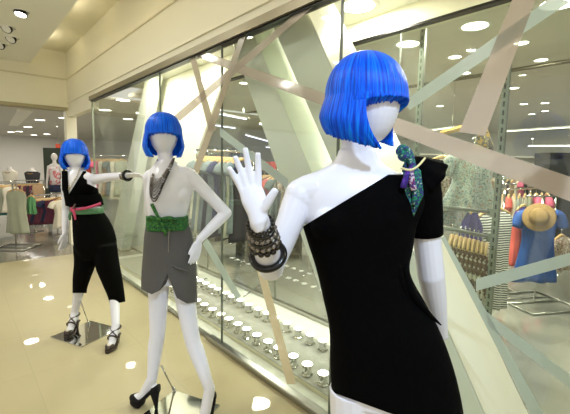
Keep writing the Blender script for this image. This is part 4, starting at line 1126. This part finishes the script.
obj('plank', tube(NB(), [at(441, 133.5, 5.2), at(464, 127, 5.0)], .035, 4), mat('ochre_wood', (168, 134, 70), .5, noise_scale=10, noise_amt=.2), t)
obj('hanging_wire', tube(NB(), [at(452, 131, 5.15), V((at(452, 131, 5.15).x, at(452, 131, 5.15).y, SZ))], .004, 6), CHROME, t)

# ------------------------------------------------------------------ side shop at far left
p = at(16, 190, 6.95); b0 = dropz(16, 245, 7.05)
hung('hanging_dress', 'pale sage dress hanging at the front of the side shop', 'dress', p, VY - .1, .42, .80, SAGE, sleeves=0, flare=.08, seed=50)
hung('hanging_scarf', 'green scarf hanging right of the pale sage dress', 'scarf', at(31, 196, 7.2), VY + .3, .16, .34, GREEN, sleeves=0, seed=51)
stand('chrome stand with floor frame under the pale sage dress', b0, p.z + .12, HR, .30, .26, .45)
row('of pleated skirts in the side shop', 'maroon pleated skirts in the side shop', at(36, 200, 8.5), at(60, 198, 8.3), 9, .56, [10, 10, 7, 10], .46, .9)
row('of pale clothes at the far left', 'pale clothes at the far left', at(-6, 186, 9.2), at(12, 186, 9.2), 6, .7, [4, 0, 9, 4])
row('of dark red clothes deeper in the side shop', 'dark red clothes deeper in the side shop', at(18, 184, 10.4), at(40, 184, 10.4), 8, .8, [10, 2, 10, 6])
hung('hanging_shirt', 'white top hanging at the right end beside the pleated skirts', 'top', at(62, 199, 8.2), VY + .7, .36, .62, IVORY, sleeves=.08, seed=52)
FIG = mat('display_form_white', (230, 226, 220), .4)
def bust(label, px, py, d, m, sh):
    c = at(px, py, d); t = thing('bust_form', label, 'bust form', c)
    def rg(z, w, dd): return [c + HR * w * math.cos(2 * PI * j / 24) - HF * dd * math.sin(2 * PI * j / 24) + UP * z for j in range(24)]
    obj('torso', loft(NB(), [rg(-.36, .15, .10), rg(-.2, .13, .09), rg(0, .17, .12), rg(.12, .19, .09), rg(.17, .10, .06), rg(.20, .055, .05), rg(.26, .05, .05)]), FIG, t, smooth=True)
    obj('blouse', loft(NB(), [rg(-.40, .20, .14), rg(-.2, .16, .11), rg(0, .19, .14), rg(.11, .22, .105), rg(.155, .14, .075)]), m, t, smooth=True)
    obj('necklace', torus(NB(), c + UP * .14 - HF * .03, UP - HF * .6, .10, .012), mat('amber_beads', (150, 110, 66), .4), t, smooth=True)
    g = V((c.x, c.y, 0)); obj('pole', tube(NB(), [g + UP * .01, c - UP * .34], .014, 8), CHROME, t, smooth=True); obj('base', lathe(NB(), g, [(.16, 0), (.16, .012), (.02, .02)], 24), CHROME, t, smooth=True)
bust('dark blouse on a bust form left of the dark display board', 32.5, 177, 10.6, CHAR, 0); bust('white blouse on a bust form at far left of the side shop', 10, 176, 10.8, IVORY, 0)
c = dropz(54, 185, 12.2)
t = thing('display_board', 'dark green board behind the white torso figure in the side shop', 'board', c)
obj('board', prism(NB(), [c - HR * .30 + UP * .02, c + HR * .36 + UP * .02, c + HR * .36 + UP * 2.04, c - HR * .30 + UP * 2.04], HF * .05), mat('dark_green_board', (48, 58, 44), .6), t); obj('foot', prism(NB(), [c - HR * .3, c + HR * .36, c + HR * .36 + UP * .03, c - HR * .3 + UP * .03], HF * .3), SHELFD, t)
c = dropz(55.5, 185, 11.6)
t = thing('mannequin', 'distant white mannequin in pink printed vest and navy shorts before the dark board', 'mannequin', c)
H0 = at(55, 157, 11.6).z
P = [ball(NB(), c + UP * H0, .085, .09, .115), limb([c + UP * (H0 - .08), c + UP * (H0 - .2)], [.05, .055])]
def rg(z, w, dd): return [c + HR * w * math.cos(2 * PI * j / 24) - HF * dd * math.sin(2 * PI * j / 24) + UP * z for j in range(24)]
P.append(loft(NB(), [rg(H0 - 1.0, .10, .08), rg(H0 - .92, .17, .11), rg(H0 - .66, .125, .09), rg(H0 - .4, .16, .11), rg(H0 - .26, .18, .08), rg(H0 - .2, .08, .06)]))
for s in (-1, 1):
    P.append(limb([c + HR * s * .17 + UP * (H0 - .27), c + HR * s * .22 + UP * (H0 - .55), c + HR * s * .23 - HF * .05 + UP * (H0 - .8), c + HR * s * .22 - HF * .07 + UP * (H0 - .95)], [.05, .04, .03, .03]))
    P.append(limb([c + HR * s * .09 + UP * (H0 - .9), c + HR * s * .09 + UP * (H0 - 1.25), c + HR * s * .09 + UP * .12, c + HR * s * .09 - HF * .12 + UP * .045], [.085, .06, .036, .03]))
objm('body', fuse(P, .012, 3), FIG, t, smooth=True)
obj('vest', loft(NB(), [rg(H0 - .84, .18, .125), rg(H0 - .66, .145, .11), rg(H0 - .4, .175, .125), rg(H0 - .3, .15, .1)]), pattern('pink_graphic_vest', [(222, 214, 214), (226, 220, 218), (214, 120, 130), (224, 216, 214)], 'noise', 7), t, smooth=True)
obj('shorts', loft(NB(), [rg(H0 - 1.06, .20, .14), rg(H0 - .95, .19, .135), rg(H0 - .83, .165, .12)]), NAVY, t, smooth=True)
obj('pedestal', box(NB(), c + V((-.3, -.3, .0)), c + V((.3, .3, .02))), SHELFW, t)
c = at(58, 146.5, 12.1)
t = thing('red_sign', 'small red hanging sign above the dark display board', 'sign', c)
obj('placard', prism(NB(), [c - HR * .08 - UP * .08, c + HR * .06 - UP * .08, c + HR * .06 + UP * .08, c - HR * .08 + UP * .08], HF * .02), mat('red_sign_card', (216, 84, 60), .5), t); obj('hanging_wire', tube(NB(), [c + UP * .08, V((c.x, c.y, SZ - .1))], .005, 6), CHROME, t)

# ------------------------------------------------------------------ ambient and exposure
w = bpy.data.worlds.new('world'); scn.world = w; w.use_nodes = True
w.node_tree.nodes['Background'].inputs[0].default_value = (1, .97, .89, 1); w.node_tree.nodes['Background'].inputs[1].default_value = .85
vs_ = scn.view_settings
vs_.view_transform = 'Standard'; vs_.look = 'None'; vs_.gamma = 1; vs_.exposure = 0.0; vs_.use_curve_mapping = False
scn.cycles.transparent_max_bounces = 24; scn.cycles.max_bounces = 8; scn.cycles.glossy_bounces = 5; scn.cycles.diffuse_bounces = 4
scn.cycles.sample_clamp_indirect = 6; scn.cycles.caustics_reflective = False; scn.cycles.caustics_refractive = False
scn.cycles.use_denoising = True
